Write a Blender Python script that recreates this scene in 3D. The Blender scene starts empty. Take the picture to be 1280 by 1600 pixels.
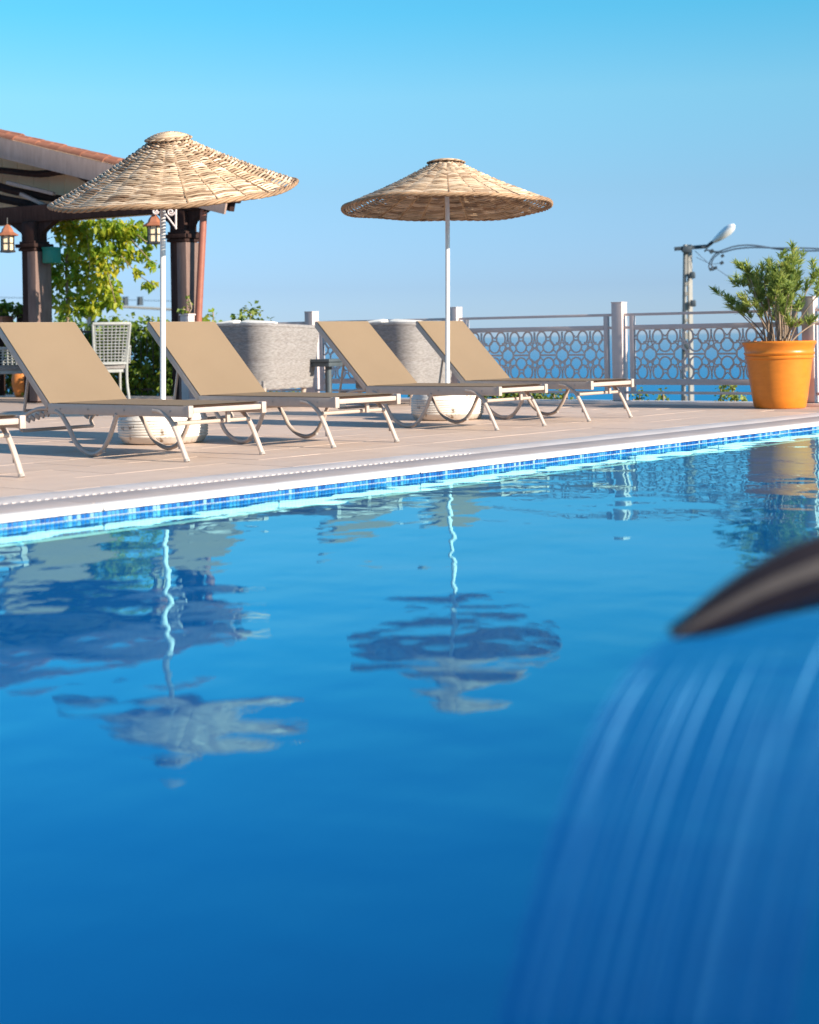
import bpy, bmesh, math, random
from mathutils import Vector, Matrix, noise
random.seed(7)
R = math.radians
scene = bpy.context.scene
col = scene.collection
PI = math.pi

# ------------------------------------------------------------------ camera
HC = 0.78            # eye height above the deck
FPX = 2500.0         # focal length in pixels of the 1600 px high frame
ROLL = 0.017
PX, PY = 640.0, 528.0
cam_d = bpy.data.cameras.new('camera')
cam = bpy.data.objects.new('camera', cam_d)
col.objects.link(cam)
cam.location = (0, 0, HC)
cam.rotation_euler = (Matrix.Rotation(R(90), 3, 'X') @ Matrix.Rotation(-ROLL, 3, 'Z')).to_euler()
cam_d.sensor_fit = 'AUTO'
cam_d.sensor_width = 36.0
cam_d.lens = 36.0 * FPX / 1600.0
cam_d.shift_y = (PY - 800.0) / 1600.0
cam_d.clip_start = 0.05
cam_d.clip_end = 200000
cam_d.dof.use_dof = True
cam_d.dof.focus_distance = 12.5
cam_d.dof.aperture_fstop = 2.2
cam_d.dof.aperture_blades = 0
scene.camera = cam

# ------------------------------------------------------------------ light
SUN_EL, SUN_AZ = 22.0, 125.0          # azimuth clockwise from +Y
world = bpy.data.worlds.new('World')
scene.world = world
world.use_nodes = True
wn = world.node_tree
wn.nodes.clear()
sky = wn.nodes.new('ShaderNodeTexSky')
sky.sky_type = 'NISHITA'
sky.sun_disc = False
sky.sun_elevation = R(SUN_EL)
sky.sun_rotation = R(SUN_AZ)
sky.altitude = 60
sky.air_density = 1.0
sky.dust_density = 0.3
sky.ozone_density = 3.0
bg = wn.nodes.new('ShaderNodeBackground')
bg.inputs['Strength'].default_value = 0.10
wo = wn.nodes.new('ShaderNodeOutputWorld')
# clear blue Mediterranean air: the low sun's yellow horizon is taken out by elevation
tcw = wn.nodes.new('ShaderNodeTexCoord')
spw = wn.nodes.new('ShaderNodeSeparateXYZ')
wn.links.new(tcw.outputs['Generated'], spw.inputs[0])
rpw = wn.nodes.new('ShaderNodeValToRGB')
_e = rpw.color_ramp.elements
_e[0].position, _e[0].color = 0.0, (0.345, 0.50, 0.90, 1)
_e[1].position, _e[1].color = 1.0, (0.85, 0.80, 0.78, 1)
for _p, _c in ((0.031, (0.31, 0.426, 0.725)), (0.091, (0.378, 0.507, 0.638)), (0.149, (0.42, 0.67, 0.696)), (0.199, (0.26, 0.72, 0.753)), (0.34, (0.20, 0.72, 0.85)), (0.5, (0.36, 0.74, 0.85))):
    _x = _e.new(_p); _x.color = (*_c, 1)
mulw = wn.nodes.new('ShaderNodeMix'); mulw.data_type = 'RGBA'; mulw.blend_type = 'MULTIPLY'; mulw.inputs[0].default_value = 1.0
wn.links.new(spw.outputs[2], rpw.inputs[0])
wn.links.new(sky.outputs[0], mulw.inputs[6]); wn.links.new(rpw.outputs[0], mulw.inputs[7])
wn.links.new(mulw.outputs[2], bg.inputs[0])
wn.links.new(bg.outputs[0], wo.inputs[0])
sd = Vector((math.sin(R(SUN_AZ)) * math.cos(R(SUN_EL)), math.cos(R(SUN_AZ)) * math.cos(R(SUN_EL)), math.sin(R(SUN_EL))))
sun_d = bpy.data.lights.new('sun', 'SUN')
sun_d.energy = 4.1
sun_d.angle = R(0.5)
sun_d.color = (1.0, 0.88, 0.72)
sun = bpy.data.objects.new('sun', sun_d)
col.objects.link(sun)
sun.location = sd * 40
sun.rotation_euler = sd.to_track_quat('Z', 'Y').to_euler()
scene.view_settings.view_transform = 'Standard'
scene.view_settings.look = 'None'
scene.view_settings.gamma = 1
scene.view_settings.use_curve_mapping = False
scene.view_settings.exposure = 1.26
scene.render.engine = 'CYCLES'
scene.cycles.use_denoising = True
scene.cycles.max_bounces = 10
scene.cycles.transparent_max_bounces = 16
scene.cycles.caustics_reflective = False
scene.cycles.caustics_refractive = False

# ------------------------------------------------------------------ helpers
def unroll(px, py):
    u, v = px - PX, py - PY
    c, s = math.cos(ROLL), math.sin(ROLL)
    return u * c - v * s, v * c + u * s
def gp(px, py, z=0.0):                    # photo pixel -> point at height z
    u, v = unroll(px, py)
    Y = (HC - z) * FPX / v
    return Vector((u * Y / FPX, Y, z))
def pp(px, py, Y):                        # photo pixel -> point at depth Y
    u, v = unroll(px, py)
    return Vector((u * Y / FPX, Y, HC - v * Y / FPX))

class MB:
    def __init__(self):
        self.v, self.f, self.mi = [], [], []
        self.cur = 0
    def add(self, vs, fs):
        b = len(self.v)
        self.v += [tuple(x) for x in vs]
        for f in fs:
            self.f.append(tuple(i + b for i in f)); self.mi.append(self.cur)
        return self
    def box(self, c, size, M=None):
        sx, sy, sz = (s / 2 for s in size)
        vs = [Vector((x * sx, y * sy, z * sz)) for z in (-1, 1) for y in (-1, 1) for x in (-1, 1)]
        c = Vector(c)
        vs = [(M @ p if M else p) + c for p in vs]
        return self.add(vs, [(0, 2, 3, 1), (4, 5, 7, 6), (0, 1, 5, 4), (2, 6, 7, 3), (0, 4, 6, 2), (1, 3, 7, 5)])
    def bar(self, a, b, w, h, up=(0, 0, 1)):   # box beam from a to b
        a, b = Vector(a), Vector(b)
        d = (b - a); L = d.length; d.normalize()
        up = Vector(up)
        s = d.cross(up)
        if s.length < 1e-4: s = d.cross(Vector((0, 1, 0)))
        s.normalize(); t = s.cross(d).normalized()
        M = Matrix((d, s, t)).transposed()
        return self.box((a + b) / 2, (L, w, h), M)
    def tube(self, path, r, seg=8, closed=False, caps=True, flat=1.0):
        pts = [Vector(p) for p in path]; n = len(pts)
        rs = r if isinstance(r, (list, tuple)) else [r] * n
        T = []
        for i in range(n):
            a = pts[(i - 1) % n] if (closed or i > 0) else pts[0]
            b = pts[(i + 1) % n] if (closed or i < n - 1) else pts[-1]
            t = b - a
            T.append(t.normalized() if t.length > 1e-9 else Vector((0, 0, 1)))
        ref = Vector((0, 0, 1)) if abs(T[0].z) < 0.9 else Vector((1, 0, 0))
        u = T[0].cross(ref).normalized()
        vs, fs = [], []
        for i in range(n):
            u = (u - T[i] * u.dot(T[i]))
            u = u.normalized() if u.length > 1e-6 else T[i].orthogonal().normalized()
            w = T[i].cross(u)
            for k in range(seg):
                a = 2 * PI * k / seg
                vs.append(pts[i] + u * (math.cos(a) * rs[i]) + w * (math.sin(a) * rs[i] * flat))
        m = n if closed else n - 1
        for i in range(m):
            j = (i + 1) % n
            for k in range(seg):
                l = (k + 1) % seg
                fs.append((i * seg + k, i * seg + l, j * seg + l, j * seg + k))
        if caps and not closed:
            fs.append(tuple(range(seg - 1, -1, -1)))
            fs.append(tuple((n - 1) * seg + k for k in range(seg)))
        return self.add(vs, fs)
    def lathe(self, prof, seg=32, c=(0, 0, 0), M=None, wob=None):
        c = Vector(c); vs, fs = [], []
        for (r, z) in prof:
            for k in range(seg):
                a = 2 * PI * k / seg
                p = Vector((r * math.cos(a), r * math.sin(a), z))
                if wob: p += wob(a, r, z)
                vs.append((M @ p if M else p) + c)
        for i in range(len(prof) - 1):
            for k in range(seg):
                l = (k + 1) % seg
                fs.append((i * seg + k, i * seg + l, (i + 1) * seg + l, (i + 1) * seg + k))
        if prof[0][0] > 1e-6: fs.append(tuple(range(seg - 1, -1, -1)))
        if prof[-1][0] > 1e-6: fs.append(tuple((len(prof) - 1) * seg + k for k in range(seg)))
        return self.add(vs, fs)
    def build(self, name, mat, parent=None, smooth=True, angle=35, bevel=0, loc=None, rot=None):
        me = bpy.data.meshes.new(name)
        me.from_pydata(self.v, [], self.f)
        mats = mat if isinstance(mat, (list, tuple)) else [mat]
        for m in mats: me.materials.append(m)
        if len(mats) > 1: me.polygons.foreach_set('material_index', self.mi)
        bm = bmesh.new(); bm.from_mesh(me)
        if bevel:
            es = [e for e in bm.edges if len(e.link_faces) == 2 and e.calc_face_angle(0) > R(30)]
            bmesh.ops.bevel(bm, geom=es, offset=bevel, segments=2, affect='EDGES', profile=0.6, clamp_overlap=True)
        bmesh.ops.recalc_face_normals(bm, faces=bm.faces)
        bm.to_mesh(me); bm.free()
        if smooth:
            me.shade_smooth(); me.set_sharp_from_angle(angle=R(angle))
        return link(name, me, parent, loc, rot)
def link(name, me, parent=None, loc=None, rot=None):
    o = bpy.data.objects.new(name, me); col.objects.link(o)
    if parent: o.parent = parent
    if loc is not None: o.location = loc
    if rot is not None: o.rotation_euler = rot
    return o
def tag(o, label=None, cat=None, group=None, kind=None):
    if label: o['label'] = label
    if cat: o['category'] = cat
    if group: o['group'] = group
    if kind: o['kind'] = kind
    return o
def empty(name, loc, rz=0, label=None, cat=None, group=None):
    o = bpy.data.objects.new(name, None); col.objects.link(o)
    o.empty_display_size = 0.1
    o.location = loc; o.rotation_euler = (0, 0, rz)
    return tag(o, label, cat, group)
def children(o): return [c for c in list(o.children)]
def copy_tree(o, parent=None):
    kids = children(o)
    c = o.copy(); col.objects.link(c)
    if parent: c.parent = parent
    for ch in kids: copy_tree(ch, c)
    return c
def arc(pts, n=6):                        # Catmull-Rom through the points
    P = [Vector(p) for p in pts]; out = []
    for i in range(len(P) - 1):
        p0 = P[i - 1] if i else P[0] * 2 - P[1]
        p1, p2 = P[i], P[i + 1]
        p3 = P[i + 2] if i + 2 < len(P) else P[-1] * 2 - P[-2]
        for k in range(n):
            t = k / n
            out.append(0.5 * ((2 * p1) + (p2 - p0) * t + (2 * p0 - 5 * p1 + 4 * p2 - p3) * t * t + (3 * p1 - p0 - 3 * p2 + p3) * t ** 3))
    out.append(P[-1])
    return out

# ------------------------------------------------------------------ materials
def nodes(name):
    m = bpy.data.materials.new(name); m.use_nodes = True
    nt = m.node_tree
    return m, nt, nt.nodes['Principled BSDF'], nt.nodes['Material Output']
def N(nt, t, **kw):
    n = nt.nodes.new(t)
    for k, v in kw.items():
        if k in n.inputs: n.inputs[k].default_value = v
        else: setattr(n, k, v)
    return n
def c4(c): return (c[0], c[1], c[2], 1)
def surf(name, c1, c2=None, scale=8, rough=0.6, metal=0, bump=0.0, bscale=60, rand=None, detail=4, spec=0.5, stretch=None, rrand=0.0, island=False):
    """two-tone noise colour, optional grain relief, optional per-object / per-piece value change"""
    m, nt, bs, out = nodes(name)
    L = nt.links
    tc = N(nt, 'ShaderNodeTexCoord')
    vec = tc.outputs['Object']
    if stretch:
        mp = N(nt, 'ShaderNodeMapping'); mp.inputs['Scale'].default_value = stretch
        L.new(vec, mp.inputs[0]); vec = mp.outputs[0]
    nz = N(nt, 'ShaderNodeTexNoise', Scale=scale, Detail=detail, Roughness=0.6)
    L.new(vec, nz.inputs['Vector'])
    mix = N(nt, 'ShaderNodeMix', data_type='RGBA')
    mix.inputs[6].default_value = c4(c1); mix.inputs[7].default_value = c4(c2 or c1)
    mr = N(nt, 'ShaderNodeMapRange'); mr.inputs[1].default_value = 0.3; mr.inputs[2].default_value = 0.7
    L.new(nz.outputs[0], mr.inputs[0]); L.new(mr.outputs[0], mix.inputs[0])
    colr = mix.outputs[2]
    if rand:
        src = N(nt, 'ShaderNodeNewGeometry').outputs['Random Per Island'] if island else N(nt, 'ShaderNodeObjectInfo').outputs['Random']
        r2 = N(nt, 'ShaderNodeMapRange'); r2.inputs[3].default_value = 1 - rand; r2.inputs[4].default_value = 1 + rand
        L.new(src, r2.inputs[0])
        hs = N(nt, 'ShaderNodeHueSaturation'); L.new(colr, hs.inputs['Color']); L.new(r2.outputs[0], hs.inputs['Value'])
        colr = hs.outputs[0]
    L.new(colr, bs.inputs['Base Color'])
    bs.inputs['Roughness'].default_value = rough
    bs.inputs['Metallic'].default_value = metal
    bs.inputs['Specular IOR Level'].default_value = spec
    if rrand:
        r3 = N(nt, 'ShaderNodeMapRange'); r3.inputs[3].default_value = rough - rrand; r3.inputs[4].default_value = rough + rrand
        L.new(nz.outputs[0], r3.inputs[0]); L.new(r3.outputs[0], bs.inputs['Roughness'])
    if bump:
        nb = N(nt, 'ShaderNodeTexNoise', Scale=bscale, Detail=5)
        L.new(vec, nb.inputs['Vector'])
        bp = N(nt, 'ShaderNodeBump', Strength=1.0, Distance=bump)
        L.new(nb.outputs[0], bp.inputs['Height']); L.new(bp.outputs[0], bs.inputs['Normal'])
    return m

M = {}
M['deck'] = surf('deck_tile', (0.56, 0.415, 0.325), (0.64, 0.48, 0.38), 2.2, 0.55, rand=0.05, bump=0.0006, bscale=90, rrand=0.12, stretch=(1, 3, 1))
M['joint'] = surf('deck_joint', (0.38, 0.29, 0.24), (0.46, 0.35, 0.29), 6, 0.8)
M['grey_stone'] = surf('grey_coping_stone', (0.36, 0.30, 0.28), (0.44, 0.37, 0.345), 3, 0.6, rand=0.05, bump=0.0006, bscale=150)
M['marble'] = surf('pale_border_stone', (0.52, 0.45, 0.42), (0.68, 0.61, 0.58), 4, 0.5, rand=0.06, detail=8)
M['lip'] = surf('white_lip_stone', (0.80, 0.72, 0.66), (0.86, 0.79, 0.73), 5, 0.45, rand=0.03)
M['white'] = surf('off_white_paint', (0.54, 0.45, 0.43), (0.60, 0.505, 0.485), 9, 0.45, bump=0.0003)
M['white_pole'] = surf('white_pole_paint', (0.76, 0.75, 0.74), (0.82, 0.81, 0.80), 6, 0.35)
M['lounger'] = surf('lounger_frame_paint', (0.43, 0.345, 0.295), (0.48, 0.39, 0.335), 20, 0.4, spec=0.5)
M['rubber'] = surf('grey_rubber', (0.30, 0.27, 0.25), (0.38, 0.34, 0.32), 20, 0.8)
M['darkwood'] = surf('dark_stained_wood', (0.026, 0.013, 0.011), (0.05, 0.028, 0.024), 5, 0.7, spec=0.1, stretch=(6, 6, 0.8), bump=0.001, bscale=30)
M['greywood'] = surf('weathered_wood', (0.33, 0.225, 0.185), (0.44, 0.31, 0.26), 4, 0.7, stretch=(5, 5, 1), bump=0.001, bscale=30)
M['postwood'] = surf('brown_post_board', (0.14, 0.088, 0.074), (0.21, 0.14, 0.118), 4, 0.75, stretch=(5, 5, 1), bump=0.001, bscale=30, spec=0.3)
M['cream'] = surf('cream_board', (0.90, 0.60, 0.36), (0.92, 0.65, 0.41), 4, 0.7, rand=0.05)
M['terracotta'] = surf('terracotta_tile', (0.26, 0.09, 0.05), (0.37, 0.155, 0.09), 12, 0.75, rand=0.2)
M['copper'] = surf('copper_lantern_roof', (0.35, 0.13, 0.07), (0.45, 0.18, 0.10), 25, 0.5, metal=0.3)
M['iron'] = surf('black_iron', (0.02, 0.02, 0.022), (0.035, 0.033, 0.033), 25, 0.5)
M['lampglass'] = surf('milky_lantern_glass', (0.70, 0.55, 0.36), (0.78, 0.63, 0.42), 14, 0.3)
M['rustpipe'] = surf('red_brown_pipe', (0.26, 0.085, 0.055), (0.32, 0.11, 0.07), 8, 0.5)
M['green_box'] = surf('green_plastic', (0.0, 0.16, 0.11), (0.0, 0.20, 0.14), 8, 0.5)
M['orange_pot'] = surf('orange_glazed_clay', (0.60, 0.175, 0.014), (0.70, 0.215, 0.018), 6, 0.35, bump=0.001, bscale=18, stretch=(1, 1, 3))
M['brown_pot'] = surf('brown_clay', (0.50, 0.17, 0.03), (0.62, 0.22, 0.05), 6, 0.5)
M['soil'] = surf('potting_soil', (0.05, 0.035, 0.025), (0.09, 0.06, 0.04), 40, 0.95, bump=0.01, bscale=50)
M['stem'] = surf('plant_stem', (0.24, 0.17, 0.12), (0.34, 0.25, 0.18), 30, 0.8)
M['concrete'] = surf('pole_concrete', (0.20, 0.20, 0.19), (0.30, 0.29, 0.27), 3, 0.8, bump=0.002, bscale=25)
M['darkmetal'] = surf('dark_fittings', (0.03, 0.045, 0.06), (0.05, 0.065, 0.08), 12, 0.5, metal=0.3)
M['cable'] = surf('cable_sheath', (0.03, 0.06, 0.10), (0.045, 0.08, 0.13), 12, 0.6)
M['lamphead'] = surf('lamp_housing', (0.80, 0.82, 0.84), (0.86, 0.87, 0.88), 12, 0.4)
M['spout'] = surf('dark_bronze', (0.018, 0.013, 0.015), (0.03, 0.022, 0.024), 10, 0.45, spec=0.3)
M['spout_edge'] = surf('painted_lit_bronze_edge', (0.05, 0.042, 0.042), (0.07, 0.058, 0.056), 10, 0.5, spec=0.3)  # paler tone paints the lit strip along the blade's near edge
M['chair'] = surf('pale_grey_wicker', (0.26, 0.275, 0.275), (0.36, 0.37, 0.36), 30, 0.6)
M['cushion'] = surf('off_white_cushion', (0.72, 0.68, 0.62), (0.78, 0.74, 0.68), 6, 0.9, bump=0.002, bscale=40)
M['darktable'] = surf('dark_teal_plastic', (0.045, 0.06, 0.075), (0.06, 0.08, 0.095), 6, 0.5)
M['hill'] = surf('dry_hillside', (0.10, 0.09, 0.045), (0.20, 0.16, 0.09), 0.6, 0.95)

def wicker(name, dark, mid, light):
    m, nt, bs, out = nodes(name); L = nt.links
    g = N(nt, 'ShaderNodeNewGeometry')
    tc = N(nt, 'ShaderNodeTexCoord')
    rp = N(nt, 'ShaderNodeValToRGB')
    e = rp.color_ramp.elements
    e[0].position, e[0].color = 0.0, c4(dark)
    e[1].position, e[1].color = 1.0, c4(light)
    a = e.new(0.22); a.color = c4([dark[i] * 0.4 + mid[i] * 0.6 for i in range(3)])
    b = e.new(0.5); b.color = c4(mid)
    L.new(g.outputs['Random Per Island'], rp.inputs[0])
    nz = N(nt, 'ShaderNodeTexNoise', Scale=5.0, Detail=6, Roughness=0.7)
    L.new(tc.outputs['Object'], nz.inputs['Vector'])
    mr = N(nt, 'ShaderNodeMapRange'); mr.inputs[1].default_value = 0.32; mr.inputs[2].default_value = 0.62; mr.inputs[3].default_value = 0.55; mr.inputs[4].default_value = 1.1
    L.new(nz.outputs[0], mr.inputs[0])
    hs = N(nt, 'ShaderNodeHueSaturation'); L.new(rp.outputs[0], hs.inputs['Color']); L.new(mr.outputs[0], hs.inputs['Value'])
    L.new(hs.outputs[0], bs.inputs['Base Color'])
    bs.inputs['Roughness'].default_value = 0.65
    return m
M['wicker'] = wicker('straw_wicker', (0.26, 0.15, 0.085), (0.56, 0.40, 0.26), (0.72, 0.56, 0.41))
M['wicker_dark'] = wicker('brown_wicker', (0.16, 0.085, 0.045), (0.34, 0.20, 0.11), (0.46, 0.30, 0.17))

def sling():
    m, nt, bs, out = nodes('tan_mesh_fabric'); L = nt.links
    tc = N(nt, 'ShaderNodeTexCoord')
    nz = N(nt, 'ShaderNodeTexNoise', Scale=3.0, Detail=3)
    L.new(tc.outputs['Object'], nz.inputs['Vector'])
    mix = N(nt, 'ShaderNodeMix', data_type='RGBA')
    mix.inputs[6].default_value = (0.235, 0.165, 0.103, 1); mix.inputs[7].default_value = (0.265, 0.19, 0.122, 1)
    L.new(nz.outputs[0], mix.inputs[0])
    ck = N(nt, 'ShaderNodeTexChecker', Scale=330.0)
    L.new(tc.outputs['Object'], ck.inputs['Vector'])
    hs = N(nt, 'ShaderNodeHueSaturation'); L.new(mix.outputs[2], hs.inputs['Color'])
    mr = N(nt, 'ShaderNodeMapRange'); mr.inputs[3].default_value = 0.86; mr.inputs[4].default_value = 1.06
    L.new(ck.outputs['Fac'], mr.inputs[0]); L.new(mr.outputs[0], hs.inputs['Value'])
    L.new(hs.outputs[0], bs.inputs['Base Color'])
    bs.inputs['Roughness'].default_value = 0.8
    tr = N(nt, 'ShaderNodeBsdfTranslucent'); tr.inputs[0].default_value = (0.26, 0.18, 0.11, 1)
    mx = N(nt, 'ShaderNodeMixShader'); mx.inputs[0].default_value = 0.12
    L.new(bs.outputs[0], mx.inputs[1]); L.new(tr.outputs[0], mx.inputs[2]); L.new(mx.outputs[0], out.inputs[0])
    return m
M['sling'] = sling()

def leafmat(name, cols, trans=0.35, nscale=1.5):
    m, nt, bs, out = nodes(name); L = nt.links
    g = N(nt, 'ShaderNodeNewGeometry'); tc = N(nt, 'ShaderNodeTexCoord')
    nz = N(nt, 'ShaderNodeTexNoise', Scale=nscale, Detail=3)
    L.new(tc.outputs['Object'], nz.inputs['Vector'])
    ad = N(nt, 'ShaderNodeMath', operation='MULTIPLY_ADD'); ad.inputs[1].default_value = 0.55
    mr = N(nt, 'ShaderNodeMapRange'); mr.inputs[1].default_value = 0.3; mr.inputs[2].default_value = 0.7; mr.inputs[4].default_value = 0.45
    L.new(nz.outputs[0], mr.inputs[0])
    L.new(g.outputs['Random Per Island'], ad.inputs[0]); L.new(mr.outputs[0], ad.inputs[2])
    rp = N(nt, 'ShaderNodeValToRGB'); e = rp.color_ramp.elements
    e[0].color = c4(cols[0]); e[1].color = c4(cols[-1])
    for i, c in enumerate(cols[1:-1]):
        x = e.new((i + 1) / (len(cols) - 1)); x.color = c4(c)
    L.new(ad.outputs[0], rp.inputs[0]); L.new(rp.outputs[0], bs.inputs['Base Color'])
    bs.inputs['Roughness'].default_value = 0.5
    tr = N(nt, 'ShaderNodeBsdfTranslucent')
    hs = N(nt, 'ShaderNodeHueSaturation'); hs.inputs['Value'].default_value = 1.6; L.new(rp.outputs[0], hs.inputs['Color'])
    L.new(hs.outputs[0], tr.inputs[0])
    mx = N(nt, 'ShaderNodeMixShader'); mx.inputs[0].default_value = trans
    L.new(bs.outputs[0], mx.inputs[1]); L.new(tr.outputs[0], mx.inputs[2]); L.new(mx.outputs[0], out.inputs[0])
    return m
M['vine_leaf'] = leafmat('vine_leaf', [(0.06, 0.13, 0.015), (0.18, 0.29, 0.025), (0.36, 0.40, 0.03), (0.60, 0.44, 0.04)], 0.48)
M['hedge_leaf'] = leafmat('hedge_leaf', [(0.035, 0.09, 0.015), (0.10, 0.18, 0.022), (0.22, 0.29, 0.03), (0.42, 0.36, 0.04)], 0.42)
M['oleander_leaf'] = leafmat('oleander_leaf', [(0.08, 0.12, 0.035), (0.17, 0.24, 0.05), (0.31, 0.37, 0.08), (0.48, 0.43, 0.13)], 0.38, 6)
M['shrub_leaf'] = leafmat('shrub_leaf', [(0.05, 0.10, 0.015), (0.13, 0.20, 0.03), (0.30, 0.28, 0.03)], 0.35, 5)
M['pink'] = surf('dry_pink_blossom', (0.45, 0.16, 0.12), (0.5, 0.22, 0.16), 20, 0.7)

def tyremat():
    m, nt, bs, out = nodes('chipped_white_paint'); L = nt.links
    tc = N(nt, 'ShaderNodeTexCoord')
    nz = N(nt, 'ShaderNodeTexNoise', Scale=11.0, Detail=8, Roughness=0.7)
    L.new(tc.outputs['Object'], nz.inputs['Vector'])
    mr = N(nt, 'ShaderNodeMapRange'); mr.inputs[1].default_value = 0.575; mr.inputs[2].default_value = 0.65
    L.new(nz.outputs[0], mr.inputs[0])
    sp = N(nt, 'ShaderNodeSeparateXYZ'); L.new(tc.outputs['Object'], sp.inputs[0])
    lo = N(nt, 'ShaderNodeMapRange'); lo.inputs[1].default_value = 0.09; lo.inputs[2].default_value = 0.0; lo.inputs[4].default_value = 0.75
    L.new(sp.outputs[2], lo.inputs[0])
    n2 = N(nt, 'ShaderNodeTexNoise', Scale=6.0, Detail=5); L.new(tc.outputs['Object'], n2.inputs['Vector'])
    ml = N(nt, 'ShaderNodeMath', operation='MULTIPLY'); L.new(lo.outputs[0], ml.inputs[0]); L.new(n2.outputs[0], ml.inputs[1])
    a = N(nt, 'ShaderNodeMix', data_type='RGBA'); a.inputs[6].default_value = (0.72, 0.68, 0.63, 1); a.inputs[7].default_value = (0.20, 0.14, 0.10, 1)
    L.new(mr.outputs[0], a.inputs[0])
    b = N(nt, 'ShaderNodeMix', data_type='RGBA'); b.inputs[7].default_value = (0.26, 0.16, 0.10, 1)
    L.new(a.outputs[2], b.inputs[6]); L.new(ml.outputs[0], b.inputs[0])
    L.new(b.outputs[2], bs.inputs['Base Color'])
    bs.inputs['Roughness'].default_value = 0.7
    bp = N(nt, 'ShaderNodeBump', Strength=0.6, Distance=0.004); L.new(nz.outputs[0], bp.inputs['Height']); L.new(bp.outputs[0], bs.inputs['Normal'])
    return m
M['tyre'] = tyremat()

def mosaicmat():
    m, nt, bs, out = nodes('blue_mosaic'); L = nt.links
    g = N(nt, 'ShaderNodeNewGeometry')
    rp = N(nt, 'ShaderNodeValToRGB'); rp.color_ramp.interpolation = 'CONSTANT'
    e = rp.color_ramp.elements
    e[0].color = (0.008, 0.07, 0.27, 1); e[1].position = 0.88; e[1].color = (0.20, 0.40, 0.58, 1)
    for p, c in ((0.18, (0.012, 0.11, 0.36)), (0.46, (0.025, 0.17, 0.44)), (0.72, (0.06, 0.25, 0.48))):
        x = e.new(p); x.color = c4(c)
    L.new(g.outputs['Random Per Island'], rp.inputs[0]); L.new(rp.outputs[0], bs.inputs['Base Color'])
    bs.inputs['Roughness'].default_value = 0.15
    return m
M['mosaic'] = mosaicmat()
M['grout'] = surf('mosaic_grout', (0.44, 0.50, 0.55), (0.52, 0.58, 0.62), 20, 0.8)

def basinmat():
    m, nt, bs, out = nodes('pool_basin_tiles'); L = nt.links
    tc = N(nt, 'ShaderNodeTexCoord')
    nz = N(nt, 'ShaderNodeTexNoise', Scale=0.5, Detail=3); L.new(tc.outputs['Object'], nz.inputs['Vector'])
    mix = N(nt, 'ShaderNodeMix', data_type='RGBA')
    mix.inputs[6].default_value = (0.0, 0.056, 0.185, 1); mix.inputs[7].default_value = (0.0, 0.066, 0.215, 1)
    L.new(nz.outputs[0], mix.inputs[0]); L.new(mix.outputs[2], bs.inputs['Base Color'])
    bs.inputs['Roughness'].default_value = 0.8; bs.inputs['Specular IOR Level'].default_value = 0.1
    return m
M['basin'] = basinmat()

def watermat(name, tint, refl, bumps, power=5.0, top=0.98, rough=0.0, veil=None):
    m, nt, bs, out = nodes(name); L = nt.links
    nt.nodes.remove(bs)
    tc = N(nt, 'ShaderNodeTexCoord')
    h = None
    for (scale, amp, stretch) in bumps:
        mp = N(nt, 'ShaderNodeMapping'); mp.inputs['Scale'].default_value = stretch; mp.inputs['Rotation'].default_value = (0, 0, R(31 * scale))
        L.new(tc.outputs['Object'], mp.inputs[0])
        nz = N(nt, 'ShaderNodeTexNoise', Scale=scale, Detail=1.5, Roughness=0.4); L.new(mp.outputs[0], nz.inputs['Vector'])
        mu = N(nt, 'ShaderNodeMath', operation='MULTIPLY'); mu.inputs[1].default_value = amp; L.new(nz.outputs[0], mu.inputs[0])
        if h is None: h = mu.outputs[0]
        else:
            ad = N(nt, 'ShaderNodeMath', operation='ADD'); L.new(h, ad.inputs[0]); L.new(mu.outputs[0], ad.inputs[1]); h = ad.outputs[0]
    bp = N(nt, 'ShaderNodeBump', Strength=1.0, Distance=1.0); L.new(h, bp.inputs['Height'])
    # Schlick reflectance, the same from above and from below the surface
    lw = N(nt, 'ShaderNodeLayerWeight', Blend=0.5); L.new(bp.outputs[0], lw.inputs['Normal'])
    pw = N(nt, 'ShaderNodeMath', operation='POWER'); pw.inputs[1].default_value = power; L.new(lw.outputs['Facing'], pw.inputs[0])
    fr = N(nt, 'ShaderNodeMath', operation='MULTIPLY_ADD'); fr.inputs[1].default_value = top; fr.inputs[2].default_value = 0.02; L.new(pw.outputs[0], fr.inputs[0])
    gl = N(nt, 'ShaderNodeBsdfGlossy', Roughness=rough); gl.inputs[0].default_value = c4(refl); L.new(bp.outputs[0], gl.inputs['Normal'])
    tr = N(nt, 'ShaderNodeBsdfTransparent'); tr.inputs[0].default_value = c4(tint)
    thru = tr.outputs[0]
    if veil:
        dv = N(nt, 'ShaderNodeBsdfDiffuse'); dv.inputs[0].default_value = c4(veil[0])
        tv = N(nt, 'ShaderNodeBsdfTranslucent'); tv.inputs[0].default_value = c4(veil[0])
        m2 = N(nt, 'ShaderNodeMixShader'); m2.inputs[0].default_value = 0.5; L.new(dv.outputs[0], m2.inputs[1]); L.new(tv.outputs[0], m2.inputs[2])
        m3 = N(nt, 'ShaderNodeMixShader'); m3.inputs[0].default_value = veil[1]; L.new(tr.outputs[0], m3.inputs[1]); L.new(m2.outputs[0], m3.inputs[2])
        thru = m3.outputs[0]
    mx = N(nt, 'ShaderNodeMixShader'); L.new(fr.outputs[0], mx.inputs[0]); L.new(thru, mx.inputs[1]); L.new(gl.outputs[0], mx.inputs[2])
    L.new(mx.outputs[0], out.inputs[0])
    return m
M['water'] = watermat('pool_water', (0.55, 0.95, 1.0), (0.42, 0.95, 0.98), [(1.1, 0.012, (1, 1, 1)), (3.6, 0.0040, (1, 1, 1)), (9.0, 0.0007, (1, 1, 1)), (0.35, 0.010, (1, 1, 1))])
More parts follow.
